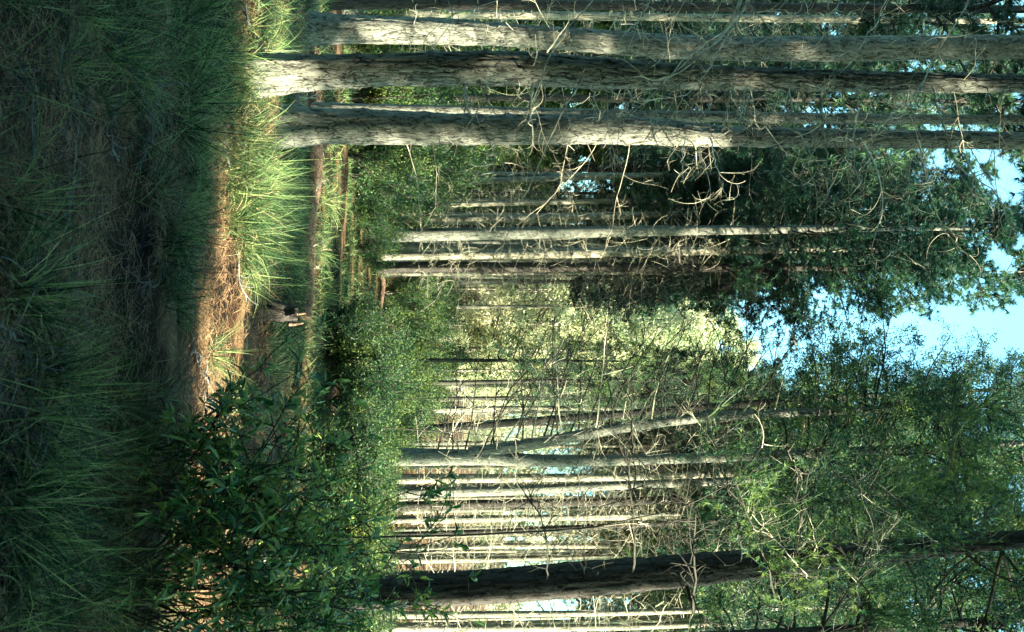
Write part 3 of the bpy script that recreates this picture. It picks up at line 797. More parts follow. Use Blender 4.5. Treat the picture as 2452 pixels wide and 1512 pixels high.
# ------------------------------------------------------------------ the blackish leaning trunk near the bottom edge, with horizontal limbs
def dark_tree():
    Y = 10.4
    base, P, R = path_from_px(Y, [(690, 1432, 80), (1000, 1414, 78), (1250, 1398, 84), (1500, 1378, 84), (1700, 1360, 80), (2000, 1332, 64), (2300, 1303, 50), (2451, 1290, 44)], 12.5)
    root = empty('pine_tree', base, 'blackish thick leaning pine near the photo bottom edge with long horizontal limbs', 'tree')
    b, TP, TR = trunk_mb(P, R, 64, 380, 91, 0.016)
    link('trunk', b.mesh('trunk', BARK_DARK_SHADE), root)  # dark bark colour carries the shade over this trunk
    rng = np.random.default_rng(92)
    limbs = [ # (start ix, iy list) long dark limbs running up the picture = towards the clearing
        ([(1400, 1375), (1400, 1290), (1395, 1200), (1380, 1110)], 9.8, .010),
        ([(1310, 1385), (1315, 1310), (1300, 1240), (1255, 1180)], 9.4, .014),
        ([(1520, 1370), (1520, 1290), (1510, 1200), (1500, 1130), (1520, 1060)], 9.2, .020),
        ([(1660, 1500), (1665, 1400), (1660, 1300), (1665, 1230)], 8.8, .022),
        ([(1660, 1350), (1650, 1260), (1640, 1180), (1660, 1100)], 9.6, .010),
        ([(1905, 1340), (1912, 1280), (1920, 1200), (1940, 1120)], 8.9, .026),
        ([(1880, 1500), (1850, 1420), (1830, 1330), (1800, 1250), (1760, 1150)], 8.6, .020),
        ([(2060, 1470), (2050, 1400), (2045, 1320)], 8.8, .024),
        ([(2240, 1320), (2220, 1250), (2150, 1190), (2060, 1130)], 9.0, .012),
        ([(2300, 1300), (2290, 1200), (2280, 1080), (2270, 960)], 9.2, .011),
        ([(2130, 1320), (2110, 1200), (2080, 1060), (2050, 900)], 9.5, .010),
        ([(1780, 1345), (1760, 1230), (1720, 1100), (1690, 980)], 9.5, .010),
        ([(2380, 1300), (2350, 1180), (2330, 1050), (2300, 950)], 9.6, .010)]
    for k, (pts, y1, r) in enumerate(limbs):
        z = None
        n = len(pts)
        Pp = np.array([W(ix, iy, Y - .15 + (y1 - Y) * (i + .5) / n) for i, (ix, iy) in enumerate(pts)])
        zz = Pp[0][2] - base[2]
        c = np.array([np.interp(zz, TP[:, 2], TP[:, 0]), np.interp(zz, TP[:, 2], TP[:, 1]), zz]) + base
        Pp = np.concatenate([[c], Pp]) - base
        bb = path_branch_mb(rng, Pp, r * .8, 12, 0.42, 0.7)
        link('branch', bb.mesh('branch', TWIG_DARK), root)
        # feathery sprays at the outer half of the higher limbs
        if pts[0][0] > 1700:
            Pl = Pp[None]; D = nrm(np.diff(Pl, axis=1)); D = np.concatenate([D, D[:, -1:]], 1)
            S2, D2, _, _ = spawn(rng, Pl, D, 46, 0.25, 1.0, 0.9)
            D2 = nrm(D2 + np.array([0, 0, 0.6]))
            P2, DD2 = grow(rng, S2, D2, rng.uniform(.25, .8, len(S2)), 6, .5, .07, .3)
            sp = MB(); sp.smooth = False
            sp.tubes(P2, np.linspace(1, .4, 6)[None] * np.full((len(P2), 1), .004), 3)
            S3, D3, _, _ = spawn(rng, P2, DD2, 9, .2, 1, .6)
            sp.needles(S3, D3, 8, .075, .007, rng, .7)
            link('spray', sp.mesh('spray', SOFT), root)
    # leafy shoots low on the trunk
    put_crown(root, 'feather', 2, 6.6, (np.interp(6.6, TP[:, 2], TP[:, 0]), 0), .85, 1.0)
    # pale dead plumes
    for k, (ix, iy, ex, ey) in enumerate([(2260, 1300, 2030, 1160), (1960, 1330, 1900, 1100), (1950, 1400, 1800, 1230), (2100, 1340, 2060, 1180), (1850, 1480, 1700, 1330)][:4]):
        S = W(ix, iy, 9.9 - .2 * k) - base; E = W(ex, ey, 9.0 - .1 * k) - base
        c = np.array([np.interp(S[2], TP[:, 2], TP[:, 0]), np.interp(S[2], TP[:, 2], TP[:, 1]), S[2]])
        bb = path_branch_mb(rng, np.array([c, S, (S + E) / 2 + rng.normal(0, .05, 3), E]), .0045, 22, 0.3, 0.5)
        link('dead_branch', bb.mesh('dead_branch', TWIG), root)
    return root, base
dt = dark_tree()

# a dead forked sapling between the blackish trunk and the forked pine
def dead_sapling(label, Y, base_iy, pts, seed, subs=14, r=.011, sl=.5):
    g0 = W(HOR - 1.5 * F / Y, base_iy, Y); g0[2] = float(gz(g0[0], g0[1]))
    P = np.array([[0, 0, -.1]] + [list(W(ix, iy, Y) - g0) for ix, iy in pts])
    root = empty('dead_sapling', g0, label, 'sapling')
    rng = np.random.default_rng(seed)
    b = path_branch_mb(rng, P, r, 0, .3); link('stem', b.mesh('stem', TWIG_DARK), root)
    for k in range(subs):
        t = rng.uniform(.35, 1); i = t * (len(P) - 1); j = min(int(i), len(P) - 2)
        S = P[j] * (1 - i + j) + P[j + 1] * (i - j)
        d = nrm(nrm(P[j + 1] - P[j]) * .7 + rvec(rng, 1)[0])
        bb = dead_branch_mb(rng, S, d, sl * rng.uniform(.4, 1.1), r * .36, .5, 3, 7)
        link('dead_branch', bb.mesh('dead_branch', TWIG), root)
dead_sapling('bare dead sapling with a pale forked top in front of the dark limbs', 9.0, 1290, [(1100, 1285), (1350, 1270), (1600, 1240), (1780, 1150), (1830, 1060)], 7, 9)
dead_sapling('bare crooked sapling with many pale dead side twigs at the clearing edge', 15.0, 960, [(1050, 955), (1250, 945), (1450, 960), (1600, 940), (1740, 950)], 8, 26, .009, .55)
dead_sapling('thin bare sapling with bright curved twigs near the forked pine', 14.0, 1010, [(1050, 1030), (1300, 1060), (1500, 1010), (1640, 1000)], 9, 22, .008, .5)

# ------------------------------------------------------------------ far stands as copies
rngF = np.random.default_rng(404)
def far_proto(i):
    rng = np.random.default_rng(600 + i)
    P = np.array([[0, 0, -.4], [0, 0, 0], [rng.normal(0, .05), 0, 4], [rng.normal(0, .12), rng.normal(0, .1), 10], [rng.normal(0, .2), rng.normal(0, .2), 18]])
    b, _, _ = trunk_mb(P, [.16, .155, .13, .09, .02], 9, 22, i, 0)
    return b.mesh('trunk', BARK_FAR if i % 3 else BARK)
FP = [far_proto(i) for i in range(5)]
used = []
def far_tree(x, y, i, sc, kind, label, group):
    root = empty('pine_tree', (x, y, float(gz(x, y))), label, 'tree', group, rz=rngF.uniform(0, 6.28), sc=sc)
    link('trunk', FP[i % 5], root, (0, 0, 0), None, (rngF.uniform(.45, .95),) * 2 + (1,) if side > 0 else (.85, .85, 1))
    l, f = CR[kind][i % len(CR[kind])]
    zc = 7.8 + (i % 4) * .5
    c = link('crown', f, root, (0, 0, zc), None, (1, 1, 1.0))
    link('limbs', l, c)
    if (i % 3 == 0) if side < 0 else (i % 3 != 1):
        d = link('dead_branches', far_twigs[i % 4], root); tag(d, kind='stuff')
k = 0
for row in range(11):
    y = 30 + row * 3.1
    for side in (-1, 1):
        if side > 0 and y > 50: continue
        for c in range(14 if side < 0 else 8):
            x = (-2.2 - c * 2.1) if side < 0 else (3.9 + c * 2.1)
            xx = x + rngF.normal(0, .35); yy = y + rngF.normal(0, .5)
            if abs(xx) > yy * 0.36 + 3: continue
            if rngF.random() < (0.28 if side < 0 else 0.16): continue
            kind = 'pine' if side < 0 or rngF.random() < .5 else 'feather'
            
            if side < 0:
                lab, gr = ('slender pine in the crowded far stand on the upper side of the clearing', 'far pines above the clearing')
            else:
                lab, gr = ('slender pine in the crowded far stand on the lower side of the clearing', 'far pines below the clearing')
            far_tree(xx, yy, k, rngF.uniform(.85, 1.12), kind, lab, gr)
            k += 1
for j in range(16):
    y = rngF.uniform(56, 76); x = y * rngF.uniform(-.07, .10)
    root = empty('bare_tree', (x, y, float(gz(x, y))), 'pale thin bare trunk in the bright opening at the far end of the clearing', 'tree', 'bare trunks in the bright opening', rz=rngF.uniform(0, 6), sc=rngF.uniform(.6, .95))
    link('trunk', FP[(1, 2, 4)[j % 3]], root, (0, 0, 0), None, (.8, .8, .8))
    d = link('dead_branches', far_twigs[j % 4], root); tag(d, kind='stuff')
# broad leafy trees closing the end of the clearing
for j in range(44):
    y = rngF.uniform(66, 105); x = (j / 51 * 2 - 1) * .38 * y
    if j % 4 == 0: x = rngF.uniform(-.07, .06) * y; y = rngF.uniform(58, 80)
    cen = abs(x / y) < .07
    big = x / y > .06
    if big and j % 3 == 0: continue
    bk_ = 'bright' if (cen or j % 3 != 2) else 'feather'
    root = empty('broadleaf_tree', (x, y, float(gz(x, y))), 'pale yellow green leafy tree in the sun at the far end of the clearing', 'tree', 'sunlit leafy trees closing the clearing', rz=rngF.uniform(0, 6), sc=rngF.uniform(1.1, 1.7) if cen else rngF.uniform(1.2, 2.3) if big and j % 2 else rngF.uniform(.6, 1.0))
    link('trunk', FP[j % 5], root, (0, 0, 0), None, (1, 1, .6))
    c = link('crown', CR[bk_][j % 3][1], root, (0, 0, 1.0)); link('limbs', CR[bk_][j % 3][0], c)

# ------------------------------------------------------------------ unseen trees added beside and behind the camera to shade the foreground
nv = np.array([.515, .857]); uv = np.array([.857, -.515])
sh = 0
def shade_tree(s_, t_, kind, zc, sc, H, lab, group, hz=1.0):
    global sh
    p = s_ * nv + t_ * uv
    root = empty('pine_tree' if kind == 'pine' else 'bushy_tree', (p[0], p[1], float(gz(p[0], p[1]))), lab, 'tree', group, rz=sh * 1.7)
    link('trunk', FP[sh % 5], root, (0, 0, 0), None, (1, 1, H / 18))
    l, f = CR[kind][sh % len(CR[kind])]
    c = link('crown', f, root, (0, 0, zc), None, (sc, sc, hz)); link('limbs', l, c)
    sh += 1
for s_ in np.arange(-5.6, 4.2, 1.35):
    for t_ in (7.5, 9.8, 12.0):
        shade_tree(s_ - (0.3 if t_ < 8 else 0.0), t_ + (s_ * 7 % 1), 'broom', .3, 1.0, 9, 'dense dark bushy tree shading the near ground from outside the frame', 'bushy trees outside the frame', 1.1)
shade_tree(5.0, 8.2, 'broom', 5.8, 1.15, 15, 'bushy crowned tree outside the frame shading the thickest grey pine', 'bushy trees outside the frame', 1.0)
shade_tree(4.9, 11.5, 'broom', 7.3, 1.1, 17, 'second bushy crowned tree outside the frame shading the thickest grey pine', 'bushy trees outside the frame', 1.0)
shade_tree(3.6, 9.0, 'broom', .3, 1.0, 9, 'dense dark bushy tree shading the near ground from outside the frame', 'bushy trees outside the frame', 1.1)
for s_, t_ in ((-4, 3.5), (-1, 5), (1.5, 4.0), (-3, -1), (-6, 1), (-3, -5), (-7, -4), (3.2, 5.5), (-1.5, -3.5)):  # unseen pines added overhead to cut the sky light
    shade_tree(s_, t_, 'pine', 7.5, 1.05, 17, 'tall pine added behind the camera to block sky light over the near ground', 'pines behind the camera')
shade_tree(8.9, 6.0, 'broom', .3, .85, 6, 'low bushy tree outside the frame shading the foot of the white streaked pine', 'bushy trees outside the frame', .6)
shade_tree(7.5, 3.6, 'feather', 4.6, .55, 7, 'small leafy tree outside the frame that dapples the thick pine', 'bushy trees outside the frame', .26)
for k_, (x_, y_) in enumerate([(-3.4, .5), (-4.2, 3.2), (-3.0, -2.2), (-5.4, 5.8), (-5.5, 1.5), (-5.0, -1.5), (-6.5, 4.0), (-1.2, -3.6), (1.2, -3.8), (3.4, -3.2), (-.2, -6)]):  # unseen trees added to stop sky light leaking in from the left and behind
    root = empty('bushy_tree', (x_, y_, float(gz(x_, y_))), 'dense bushy tree added out of view round the camera to block sky light', 'tree', 'bushy trees round the camera', rz=k_ * 1.9)
    link('trunk', FP[k_ % 5], root, (0, 0, 0), None, (.6, .6, .55))
    c = link('crown', CR['broom'][k_ % 3][1], root, (0, 0, .5), None, (.9, .9, 1.0)); link('limbs', CR['broom'][k_ % 3][0], c)
for k_, (x_, y_) in enumerate([(-2.5, 2.6), (-1.9, -1.0), (2.0, -1.2), (.2, -2.2), (2.9, 1.6), (-3.6, 5.2)]):  # unseen pines with doubled crowns, added to darken the near ground
    root = empty('pine_tree', (x_, y_, float(gz(x_, y_))), 'pine added beside the camera whose high crown keeps the near ground shaded', 'tree', 'pines roofing the near ground', rz=k_ * 1.3)
    link('trunk', FP[k_ % 5], root)
    for zz, rr in ((7.8, 0), (8.6, 1.0)):
        c = link('crown', CR['pine'][k_ % 4][1], root, (0, 0, zz), rr, (1.1, 1.1, .9)); link('limbs', CR['pine'][k_ % 4][0], c)
for s_, t_, z_ in ((9.0, 12.5, 11.6), (7.6, 15, 13.6)):  # unseen blockers, bushy crowns used for denser shade
    shade_tree(s_, t_, 'broom', z_, 1.15, 21, 'tall tree outside the frame with a dense crown added to shade the near trunks', 'pines outside the frame')
for s_, t_ in ((10.2, 9.5), (12, 14), (13.5, 11), (15.5, 16), (17.5, 13), (20, 18), (11, 18)):
    shade_tree(s_, t_, 'pine', 11.0, 1.0, 20, 'tall pine outside the frame on the sunny side', 'pines outside the frame')

# ------------------------------------------------------------------ grass tussocks
def tussock_mesh(seed, n=340, L=.62, wd=.0088, lean=(0, 0), straw=.12):
    rng = np.random.default_rng(seed)
    b = MB(); b.smooth = True
    az = rng.uniform(0, 2 * math.pi, n); rr = rng.uniform(0, .16, n)
    B = np.stack([np.cos(az) * rr, np.sin(az) * rr, -0.02 + 0 * az], -1)
    sp = np.abs(rng.normal(0, .6, n)) + .05
    pref = rng.uniform(0, 6.28)
    sp = sp * (1 + .5 * np.cos(az - pref))
    az = az + rng.normal(0, .5, n)
    D = nrm(np.stack([np.cos(az) * sp + lean[0] + .2 * math.cos(pref), np.sin(az) * sp + lean[1] + .2 * math.sin(pref), np.ones(n)], -1))
    b.blades(B, D, L * rng.uniform(.25, 1.2, n), wd * rng.uniform(.5, 1.2, n), rng.normal(.75, .6, n).clip(-.1, 2.4), N=5, rng=rng)
    s = MB()
    k_ = int(n * straw)
    az = rng.uniform(0, 2 * math.pi, k_); sp = rng.uniform(.3, 1.3, k_)
    D = nrm(np.stack([np.cos(az) * sp, np.sin(az) * sp, np.ones(k_)], -1))
    s.blades(np.zeros((k_, 3)) + rng.normal(0, .03, (k_, 3)) * [1, 1, 0], D, L * rng.uniform(.4, .95, k_), np.full(k_, wd * .9), rng.normal(.9, .4, k_), N=5, rng=rng)
    return b.mesh('green_blades', GRASS), s.mesh('dry_blades', STRAW)
TUS = [tussock_mesh(i, 150 + 30 * (i % 3), .46 + .05 * (i % 3), lean=((i % 3 - 1) * .15, -.08), straw=(.1, .25, .15, .3)[i % 4]) for i in range(8)]
def tussock(ix, iy, sc, label, group=None, i=0):
    p = G(ix, iy)
    root = empty('grass_tussock', p, label, 'grass tussock', group, rz=i * 1.9, sc=sc)
    g_, d_ = TUS[i % 8]
    link('green_blades', g_, root); link('dry_blades', d_, root)
tk = 0
rngT = np.random.default_rng(9)
# a wall of shaded dark tussocks, top left to middle of the photo
for (ix, iy, sc) in [(470, 20, 1.0), (430, 75, 1.05), (480, 120, .95), (400, 150, 1.05), (455, 190, 1.0), (430, 240, 1.1), (475, 285, .95), (420, 310, 1.0), (460, 345, 1.0), (440, 385, .85), (455, 440, .8), (430, 490, .85), (450, 530, .7), (400, 560, .85), (425, 610, .8), (410, 655, .75), (395, 700, .8), (430, 740, .6), (380, 610, .7), (370, 460, .7)]:
    tussock(ix, iy, sc * 1.0, 'dark green shaded tussock in the row fringing the strip of sunlit ground', 'shaded tussocks along the sun strip', tk); tk += 1
for (ix, iy, sc) in [(300, 60, .8), (260, 130, .7), (200, 30, .7), (150, 160, .6), (330, 200, .7), (230, 240, .5)]:
    tussock(ix, iy, sc, 'leaning dark tussock in the shaded corner at the photo top left', 'tussocks in the shaded top left corner', tk); tk += 1
for (ix, iy, sc) in [(20, 690, .85), (60, 740, .75), (90, 880, .8), (140, 930, .75), (170, 980, .7), (60, 1000, .9), (100, 1090, .85), (150, 1140, .75), (30, 1200, .9), (110, 1250, .8), (60, 1340, .9), (160, 1360, .8), (30, 1460, .9), (120, 1480, .9), (240, 1430, .8), (250, 1100, .6), (330, 1060, .6), (200, 850, .6), (20, 480, .7), (280, 960, .55)]:
    tussock(ix, iy, sc, 'long bladed dark tussock in the shaded near ground at the photo bottom left', 'tussocks in the shaded bottom left', tk); tk += 1
tussock(500, 850, .72, 'straw centred tussock glowing in the strip of sun near the middle of the photo', None, 1)
for (ix, iy, sc, lab) in [(585, 235, .8, 'sunlit tussock between the thickest grey pine and the dappled pine'),
                          (575, 330, .85, 'yellow green sunlit tussock just below the dappled pine foot')]:
    tussock(ix, iy, sc, lab, None, tk); tk += 1
for (ix, iy, sc) in [(560, 380, .85), (570, 430, .9), (560, 470, .95), (575, 500, .95), (560, 545, .9), (570, 590, .9), (590, 620, .8), (595, 660, .85), (600, 300, .8), (600, 400, .8), (595, 520, .8), (560, 290, .8), (570, 150, .7), (640, 120, .7), (620, 60, .7), (580, 450, .9), (585, 350, .9), (590, 490, .9), (582, 570, .9), (545, 415, .8), (550, 520, .8), (600, 470, .9), (612, 520, .9), (618, 400, .9), (620, 600, .8), (640, 560, .8), (560, 340, .7), (640, 440, .8), (610, 560, .85), (605, 440, .85), (575, 640, .8)]:
    tussock(ix, iy, sc * 1.12, 'pale green sunlit tussock in the bright row beyond the strip of sunlit ground', 'sunlit tussocks beyond the sun strip', tk); tk += 1
for (ix, iy, sc) in [(620, 700, .75), (640, 770, .7), (635, 820, .75), (640, 880, .8), (645, 930, .75), (650, 980, .8), (700, 680, .9), (720, 740, .9), (690, 620, .9), (670, 470, .9), (680, 540, .9), (680, 420, .9), (760, 600, 1.0), (770, 700, 1.0), (780, 480, 1.0), (700, 830, .8), (560, 960, .5), (600, 1010, .6)]:
    tussock(ix, iy, sc, 'mid green tussock with lit tips in the middle ground near the fallen log', 'middle ground tussocks', tk); tk += 1

# ------------------------------------------------------------------ bushes
def bush_mesh(seed, R, H, n, leaf, wd, mat, name='foliage'):
    rng = np.random.default_rng(seed)
    st = MB()
    ns = 26
    az = rng.uniform(0, 6.28, ns); sp = rng.uniform(.1, 1, ns) * R / H
    D = nrm(np.stack([np.cos(az) * sp, np.sin(az) * sp, np.ones(ns)], -1))
    P, DD = grow(rng, np.zeros((ns, 3)) - [0, 0, .05], D, H * rng.uniform(.6, 1.05, ns), 7, .5, .08, 0)
    st.tubes(P, np.linspace(1, .3, 7)[None] * np.full((ns, 1), .012 * H), 4)
    S2, D2, t2, _ = spawn(rng, P, DD, 14, .2, 1, .8)
    P2, DD2 = grow(rng, S2, D2, R * .45 * rng.uniform(.5, 1.2, len(S2)), 5, .5, .08, .1)
    st.tubes(P2, np.linspace(1, .4, 5)[None] * np.full((len(P2), 1), .004 * H), 3)
    per = max(2, n // len(P2))
    S3, D3, _, _ = spawn(rng, P2, DD2, per, .1, 1, .7)
    S3 = S3 + rng.normal(0, leaf * .8, S3.shape)
    f = MB(); f.smooth = False
    f.leaves(S3, nrm(D3 + rvec(rng, len(D3)) * .6), leaf, wd, rng)
    return st.mesh('stems', TWIG_DARK), f.mesh(name, mat)
BU = [bush_mesh(70 + i, .95, 1.35, 11000, .045, .022, BUSH) for i in range(3)]
def bush(x, y, sc, label, group=None, i=0, zs=1.0, nm='bush'):
    root = empty(nm, (x, y, float(gz(x, y))), label, 'bush', group, rz=i * 2.1)
    root.scale = (sc, sc, sc * zs)
    link('stems', BU[i % 3][0], root); link('foliage', BU[i % 3][1], root)
def bpx(iy, Y): return (iy - CY) / F * Y
bk = 0
for iy, Y, sc, zs in [(770, 15, .8, .75), (840, 14.5, .95, .85), (900, 15, 1.0, .95), (960, 15.5, .9, .8), (820, 17.5, 1.0, 1.0), (880, 18, 1.0, 1.05)]:
    bush(bpx(iy, Y), Y, sc, 'dense dark shaded bush in the middle of the clearing', 'dark bushes in the clearing', bk, zs * .9); bk += 1
for iy, Y, sc, zs in [(700, 30, 1.3, 1.3), (740, 33, 1.3, 1.4), (700, 36, 1.5, 1.5), (860, 28, 1.2, 1.3), (910, 25, 1.1, 1.4), (950, 24, 1.2, 1.5), (990, 22, 1.2, 1.3), (1020, 21, 1.2, 1.3), (900, 32, 1.4, 1.5), (960, 30, 1.4, 1.6), (820, 40, 1.6, 1.4), (770, 46, 1.7, 1.4), (860, 50, 1.8, 1.7), (720, 48, 1.7, 1.5)]:
    bush(bpx(iy, Y), Y, sc, 'yellow green sun flecked bush along the far part of the clearing', 'sun flecked bushes in the far clearing', bk, zs * .72); bk += 1
for iy, Y, sc, zs in [(370, 18, 1.0, 1.1), (420, 19, 1.0, 1.0), (350, 22, 1.2, 1.5), (400, 24, 1.2, 1.6), (440, 22, 1.1, 1.2), (500, 20, .9, .8), (540, 22, .9, .8), (600, 21, .8, .7), (110, 17, 1.1, 1.0), (20, 18, 1.4, 1.6), (240, 18, 1.2, 1.3), (110, 22, 1.5, 1.8), (470, 28, 1.2, 1.2), (560, 30, 1.1, 1.0)]:
    bush(bpx(iy, Y), Y, sc, 'dark green bush at the feet of the left stand pines', 'bushes under the upper stand', bk, zs); bk += 1
for iy, Y, sc, zs in [(1040, 14, 1.0, 1.0), (1100, 12.5, 1.0, 1.0), (1160, 14, 1.1, 1.1), (1230, 13, 1.1, 1.05), (1300, 12.5, 1.1, 1.15), (1400, 13.5, 1.2, 1.1), (1480, 12.5, 1.2, 1.1), (1080, 17, 1.3, 1.2), (1200, 18, 1.4, 1.3), (1330, 17, 1.3, 1.3), (1450, 18, 1.4, 1.3)]:
    bush(bpx(iy, Y), Y, min(sc, 1.15), 'leafy green bush at the feet of the pines on the lower side', 'bushes under the lower stand', bk, .72 / min(sc, 1.15)); bk += 1

for k, (iy, Y, sc) in enumerate([(20, 24, .75), (115, 26, .8), (235, 25, .72), (372, 46, .9), (425, 52, .9), (478, 56, .9), (560, 58, .9), (330, 34, .9)]):
    x = bpx(iy, Y)
    root = empty('bushy_tree', (x, Y, float(gz(x, Y))), 'dark green bushy understory tree filling the gap between the upper pine trunks', 'tree', 'bushy understory trees behind the upper trunks', rz=k * 1.4)
    link('trunk', FP0, root, (0, 0, 0), None, (.5, .5, .36))
    c = link('crown', CR['broom'][k % 3][1], root, (0, 0, .2), None, (sc * 1.1, sc * 1.1, sc * .8)); link('limbs', CR['broom'][k % 3][0], c)

# near shrub with whorls of lance-shaped leaves
def lance_mb(rng, P, D, L, wd):
    """leaf with folded midrib and droop: P,D (n,3)"""
    n = len(P); b = MB(); b.smooth = True
    up = np.array([0, 0, 1.0])
    sdv = nrm(np.cross(D, up) + rng.normal(0, .25, (n, 3)))
    nn = nrm(np.cross(sdv, D))
    L = L * rng.uniform(.6, 1.2, n); wd = wd * rng.uniform(.75, 1.2, n)
    rows = []
    for t, wf, dr in ((0, .12, 0), (.3, .75, .02), (.62, 1.0, .07), (.85, .6, .14), (1.0, .04, .2)):
        c = P + D * (L * t)[:, None] - up * (L * dr * .9)[:, None]
        o = sdv * (wd * wf * .5)[:, None]; l = nn * (wd * wf * .14)[:, None]
        rows.append(np.stack([c - o + l, c, c + o + l], 1))
    v = np.stack(rows, 1)
    idx = np.arange(n * 15).reshape(n, 5, 3)
    q = np.stack([idx[:, :-1, :-1], idx[:, :-1, 1:], idx[:, 1:, 1:], idx[:, 1:, :-1]], -1)
    b.add(v, q=q)
    return b
def lance_shrub(label, x, y, ns, H, spread, seed, leafL=.082):
    rng = np.random.default_rng(seed)
    root = empty('leafy_shrub', (x, y, float(gz(x, y))), label, 'shrub')
    az = rng.uniform(0, 6.28, ns); sp = rng.uniform(.1, 1, ns) * spread / H
    D = nrm(np.stack([np.cos(az) * sp, np.sin(az) * sp, np.ones(ns)], -1))
    st = MB()
    P, DD = grow(rng, rng.normal(0, .06, (ns, 3)) * [1, 1, 0] - [0, 0, .04], D, H * rng.uniform(.45, 1.1, ns), 8, .7, .14, .1)
    st.tubes(P, np.linspace(1, .35, 8)[None] * np.full((ns, 1), .0055), 5)
    S2, D2, _, _ = spawn(rng, P, DD, 6, .28, .97, .8)
    P2, DD2 = grow(rng, S2, D2, rng.uniform(.1, .46, len(S2)), 5, .6, .12, .15)
    st.tubes(P2, np.linspace(1, .5, 5)[None] * np.full((len(P2), 1), .0035), 4)
    link('stems', st.mesh('stems', TWIG_DARK), root)
    tips = np.concatenate([P[:, -1], P2[:, -1], P2[:, 2]]); td = np.concatenate([DD[:, -1], DD2[:, -1], DD2[:, 2]])
    m_ = 7
    T = np.repeat(tips, m_, 0); Dq = np.repeat(td, m_, 0)
    pr = perp(rng, Dq)
    an = rng.uniform(.6, 1.35, len(T))[:, None]
    ld = nrm(Dq * np.cos(an) + pr * np.sin(an))
    T = T - Dq * rng.uniform(0, .05, len(T))[:, None]
    link('foliage', lance_mb(rng, T, ld, leafL, .020).mesh('foliage', LANCE), root)
lance_shrub('leafy shrub with whorled lance leaves filling the photo bottom edge', bpx(1390, 4.6), 4.6, 15, 1.25, .65, 1)
lance_shrub('leafy shrub with lance leaves above the one at the photo bottom edge', bpx(1200, 5.0), 5.0, 14, 1.15, .6, 2)
lance_shrub('lance leaved shrub nearest the strip of sun', bpx(1060, 5.4), 5.4, 13, .75, .45, 3)
lance_shrub('tall lance leaved shrub in front of the blackish leaning trunk', bpx(1400, 5.1), 5.1, 20, 1.75, .6, 4)
lance_shrub('lance leaved shrub behind the whorled one, in the corner by the blackish trunk', bpx(1480, 5.3), 5.3, 14, 1.4, .6, 5)
lance_shrub('small shrub of upright lance leaves between the bushes and the forked pine', bpx(1150, 5.3), 5.3, 14, 1.1, .6, 6)

lance_shrub('small sunlit lance leaved shrub behind the big near shrubs', 1.75, 8.3, 16, .95, .5, 7)
lance_shrub('sunlit yellow green lance leaved shrub below the blackish trunk foot', 2.6, 9.0, 18, 1.05, .6, 8)

# ------------------------------------------------------------------ fallen things
def fallen_branch(ix, iy, L, r0, curl, label, seed, group='fallen grey twigs'):
    p = G(ix, iy); rng = np.random.default_rng(seed)
    a = rng.uniform(0, 6.28)
    root = empty('fallen_branch', p, label, 'fallen branch', group)
    D = np.array([math.cos(a), math.sin(a), .12])
    b = MB()
    P, DD = grow(rng, np.array([[0, 0, .03]]), D[None], np.array([L]), 12, curl, .08, -.05)
    P[..., 2] = np.abs(P[..., 2]) * .6 + .015
    b.tubes(P, (r0 * np.linspace(1, .4, 12))[None], 5)
    link('stem', b.mesh('stem', TWIG_G), root)
    b = MB()
    S2, D2, _, _ = spawn(rng, P, DD, 6, .15, 1, .8)
    P2, DD2 = grow(rng, S2, D2, L * .5 * rng.uniform(.4, 1.1, 6), 9, 2.0, .06, 0)
    P2[..., 2] = np.abs(P2[..., 2]) * .8 + .01
    for j_ in range(6):
        b = MB(); b.tubes(P2[j_:j_ + 1], (r0 * .55 * np.linspace(1, .5, 9))[None], 4)
        link('side_twig', b.mesh('side_twig', TWIG_G), root)
rngB = np.random.default_rng(12)
for j in range(34):
    ix, iy = rngB.uniform(0, 170), rngB.uniform(250, 1000)
    fallen_branch(ix, iy, rngB.uniform(.3, .8), rngB.uniform(.0025, .0055), rngB.uniform(.8, 2.5), 'curled blue grey twig in the brush heap at the photo left edge', 100 + j, 'curled twigs in the near heap')
for j in range(34):
    ix, iy = rngB.uniform(150, 480), rngB.uniform(20, 1300)
    fallen_branch(ix, iy, rngB.uniform(.2, .5), rngB.uniform(.003, .006), rngB.uniform(.5, 2), 'grey dead twig lying on the shaded brown needle floor', 200 + j, 'twigs on the shaded floor')
for j, (ix, iy) in enumerate([(540, 400), (560, 440), (590, 60), (600, 90), (610, 30), (500, 940), (560, 600)]):
    fallen_branch(ix, iy, .6, .008, 1.8, 'bleached twig lying in the strip of sunlit ground', 300 + j, 'bleached twigs in the sun strip')

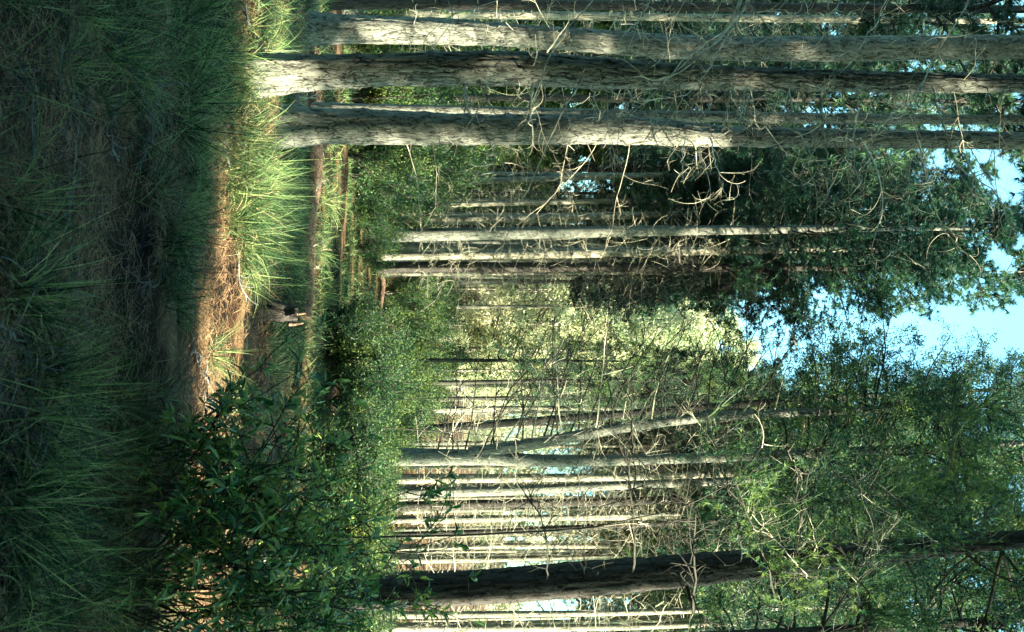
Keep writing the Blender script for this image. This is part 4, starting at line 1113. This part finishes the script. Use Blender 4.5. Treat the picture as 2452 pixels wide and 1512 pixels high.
def log(label, A, B, r, seed, mat=LOGM):
    A = np.asarray(A, float); B = np.asarray(B, float)
    root = empty('fallen_log', A, label, 'log')
    n = 60
    t = np.linspace(0, 1, n)[:, None]
    P = (B - A) * t
    P[:, 1] += .05 * np.sin(t[:, 0] * 5 + seed); P[:, 2] += .02 * np.sin(t[:, 0] * 9)
    d = nrm(B - A); a = nrm(np.cross(d, [0, 0, 1.0])); b_ = np.cross(a, d)
    k_ = 28; th = np.arange(k_) * 2 * math.pi / k_
    nn = vnoise(np.stack(np.broadcast_arrays(np.cos(th)[None] * 2, np.sin(th)[None] * 2, t * 14), -1), seed)
    rr = r * (1 - .25 * t) * (1 + .10 * nn)
    v = P[:, None] + rr[..., None] * (a * np.cos(th)[:, None] + b_ * np.sin(th)[:, None])[None]
    idx = np.arange(n * k_).reshape(n, k_)
    m1 = MB(); m1.add(v, q=np.stack([idx[:-1], np.roll(idx[:-1], -1, 1), np.roll(idx[1:], -1, 1), idx[1:]], -1))
    link('bark', m1.mesh('bark', mat), root)
    for e in (0, n - 1):
        m2 = MB(); c = v[e].mean(0); off = d * (.003 if e else -.003)
        m2.add(np.concatenate([v[e] * .98 + c * .02 + off, [c + off * 3]]), t=[[i, (i + 1) % k_, k_] for i in range(k_)])
        link('cut_end', m2.mesh('cut_end', CUT), root)
    rng = np.random.default_rng(seed)
    for j in range(4):
        i = rng.integers(8, n - 8)
        bb = dead_branch_mb(rng, P[i], nrm(np.array([rng.normal(0, .4), -.5, 1.0])), rng.uniform(.15, .45), .009, .6, 3, 7)
        link('branch_stub', bb.mesh('branch_stub', TWIG), root)
A = G(738, 340); B = G(716, 760); A[2] += .08; B[2] += .06
log('fallen reddish log lying across the clearing with a sunlit middle', A, B, .10, 5)
A = G(685, 262); B = G(712, 205); A[2] += .04; B[2] += .05
log('short fallen log stump glowing between the thickest pine and the dappled pine', A, B, .055, 6)
A = G(905, 665); B = G(900, 800); A[2] += .12; B[2] += .1
log('log standing in for the light patch of path, far down the clearing by the black pine', A, B, .075, 7)  # log put where a light patch of path lies
A = np.array([1.4, 44, 0]); A[2] = gz(1.4, 44) + .3; B = np.array([3.6, 46, 0]); B[2] = gz(3.6, 46) + 1.4
log('pale leaning dead log at the far end of the clearing', A, B, .10, 8, BARK_FAR)
# the dark stump among the tussocks
def stump(ix, iy):
    p = G(ix, iy); root = empty('dark_stump', p, 'dark reddish rotten stump among the tussocks near the middle of the photo', 'stump')
    b, TP, TR = trunk_mb(np.array([[0, 0, -.1], [0, 0, .02], [.03, 0, .2], [.05, .02, .34]]), [.10, .09, .08, .05], 36, 40, 71, .02)
    link('trunk', b.mesh('trunk', BARK_DARK_SHADE), root)
    rng = np.random.default_rng(3)
    for j in range(3):
        bb = dead_branch_mb(rng, [.04 + rng.normal(0, .05), rng.normal(0, .05), .28], [rng.normal(0, .2), rng.normal(0, .2), 1], .13, .022, .3, 0, 5, sides=5)
        link('splinter', bb.mesh('splinter', LOGM), root)
stump(622, 738)
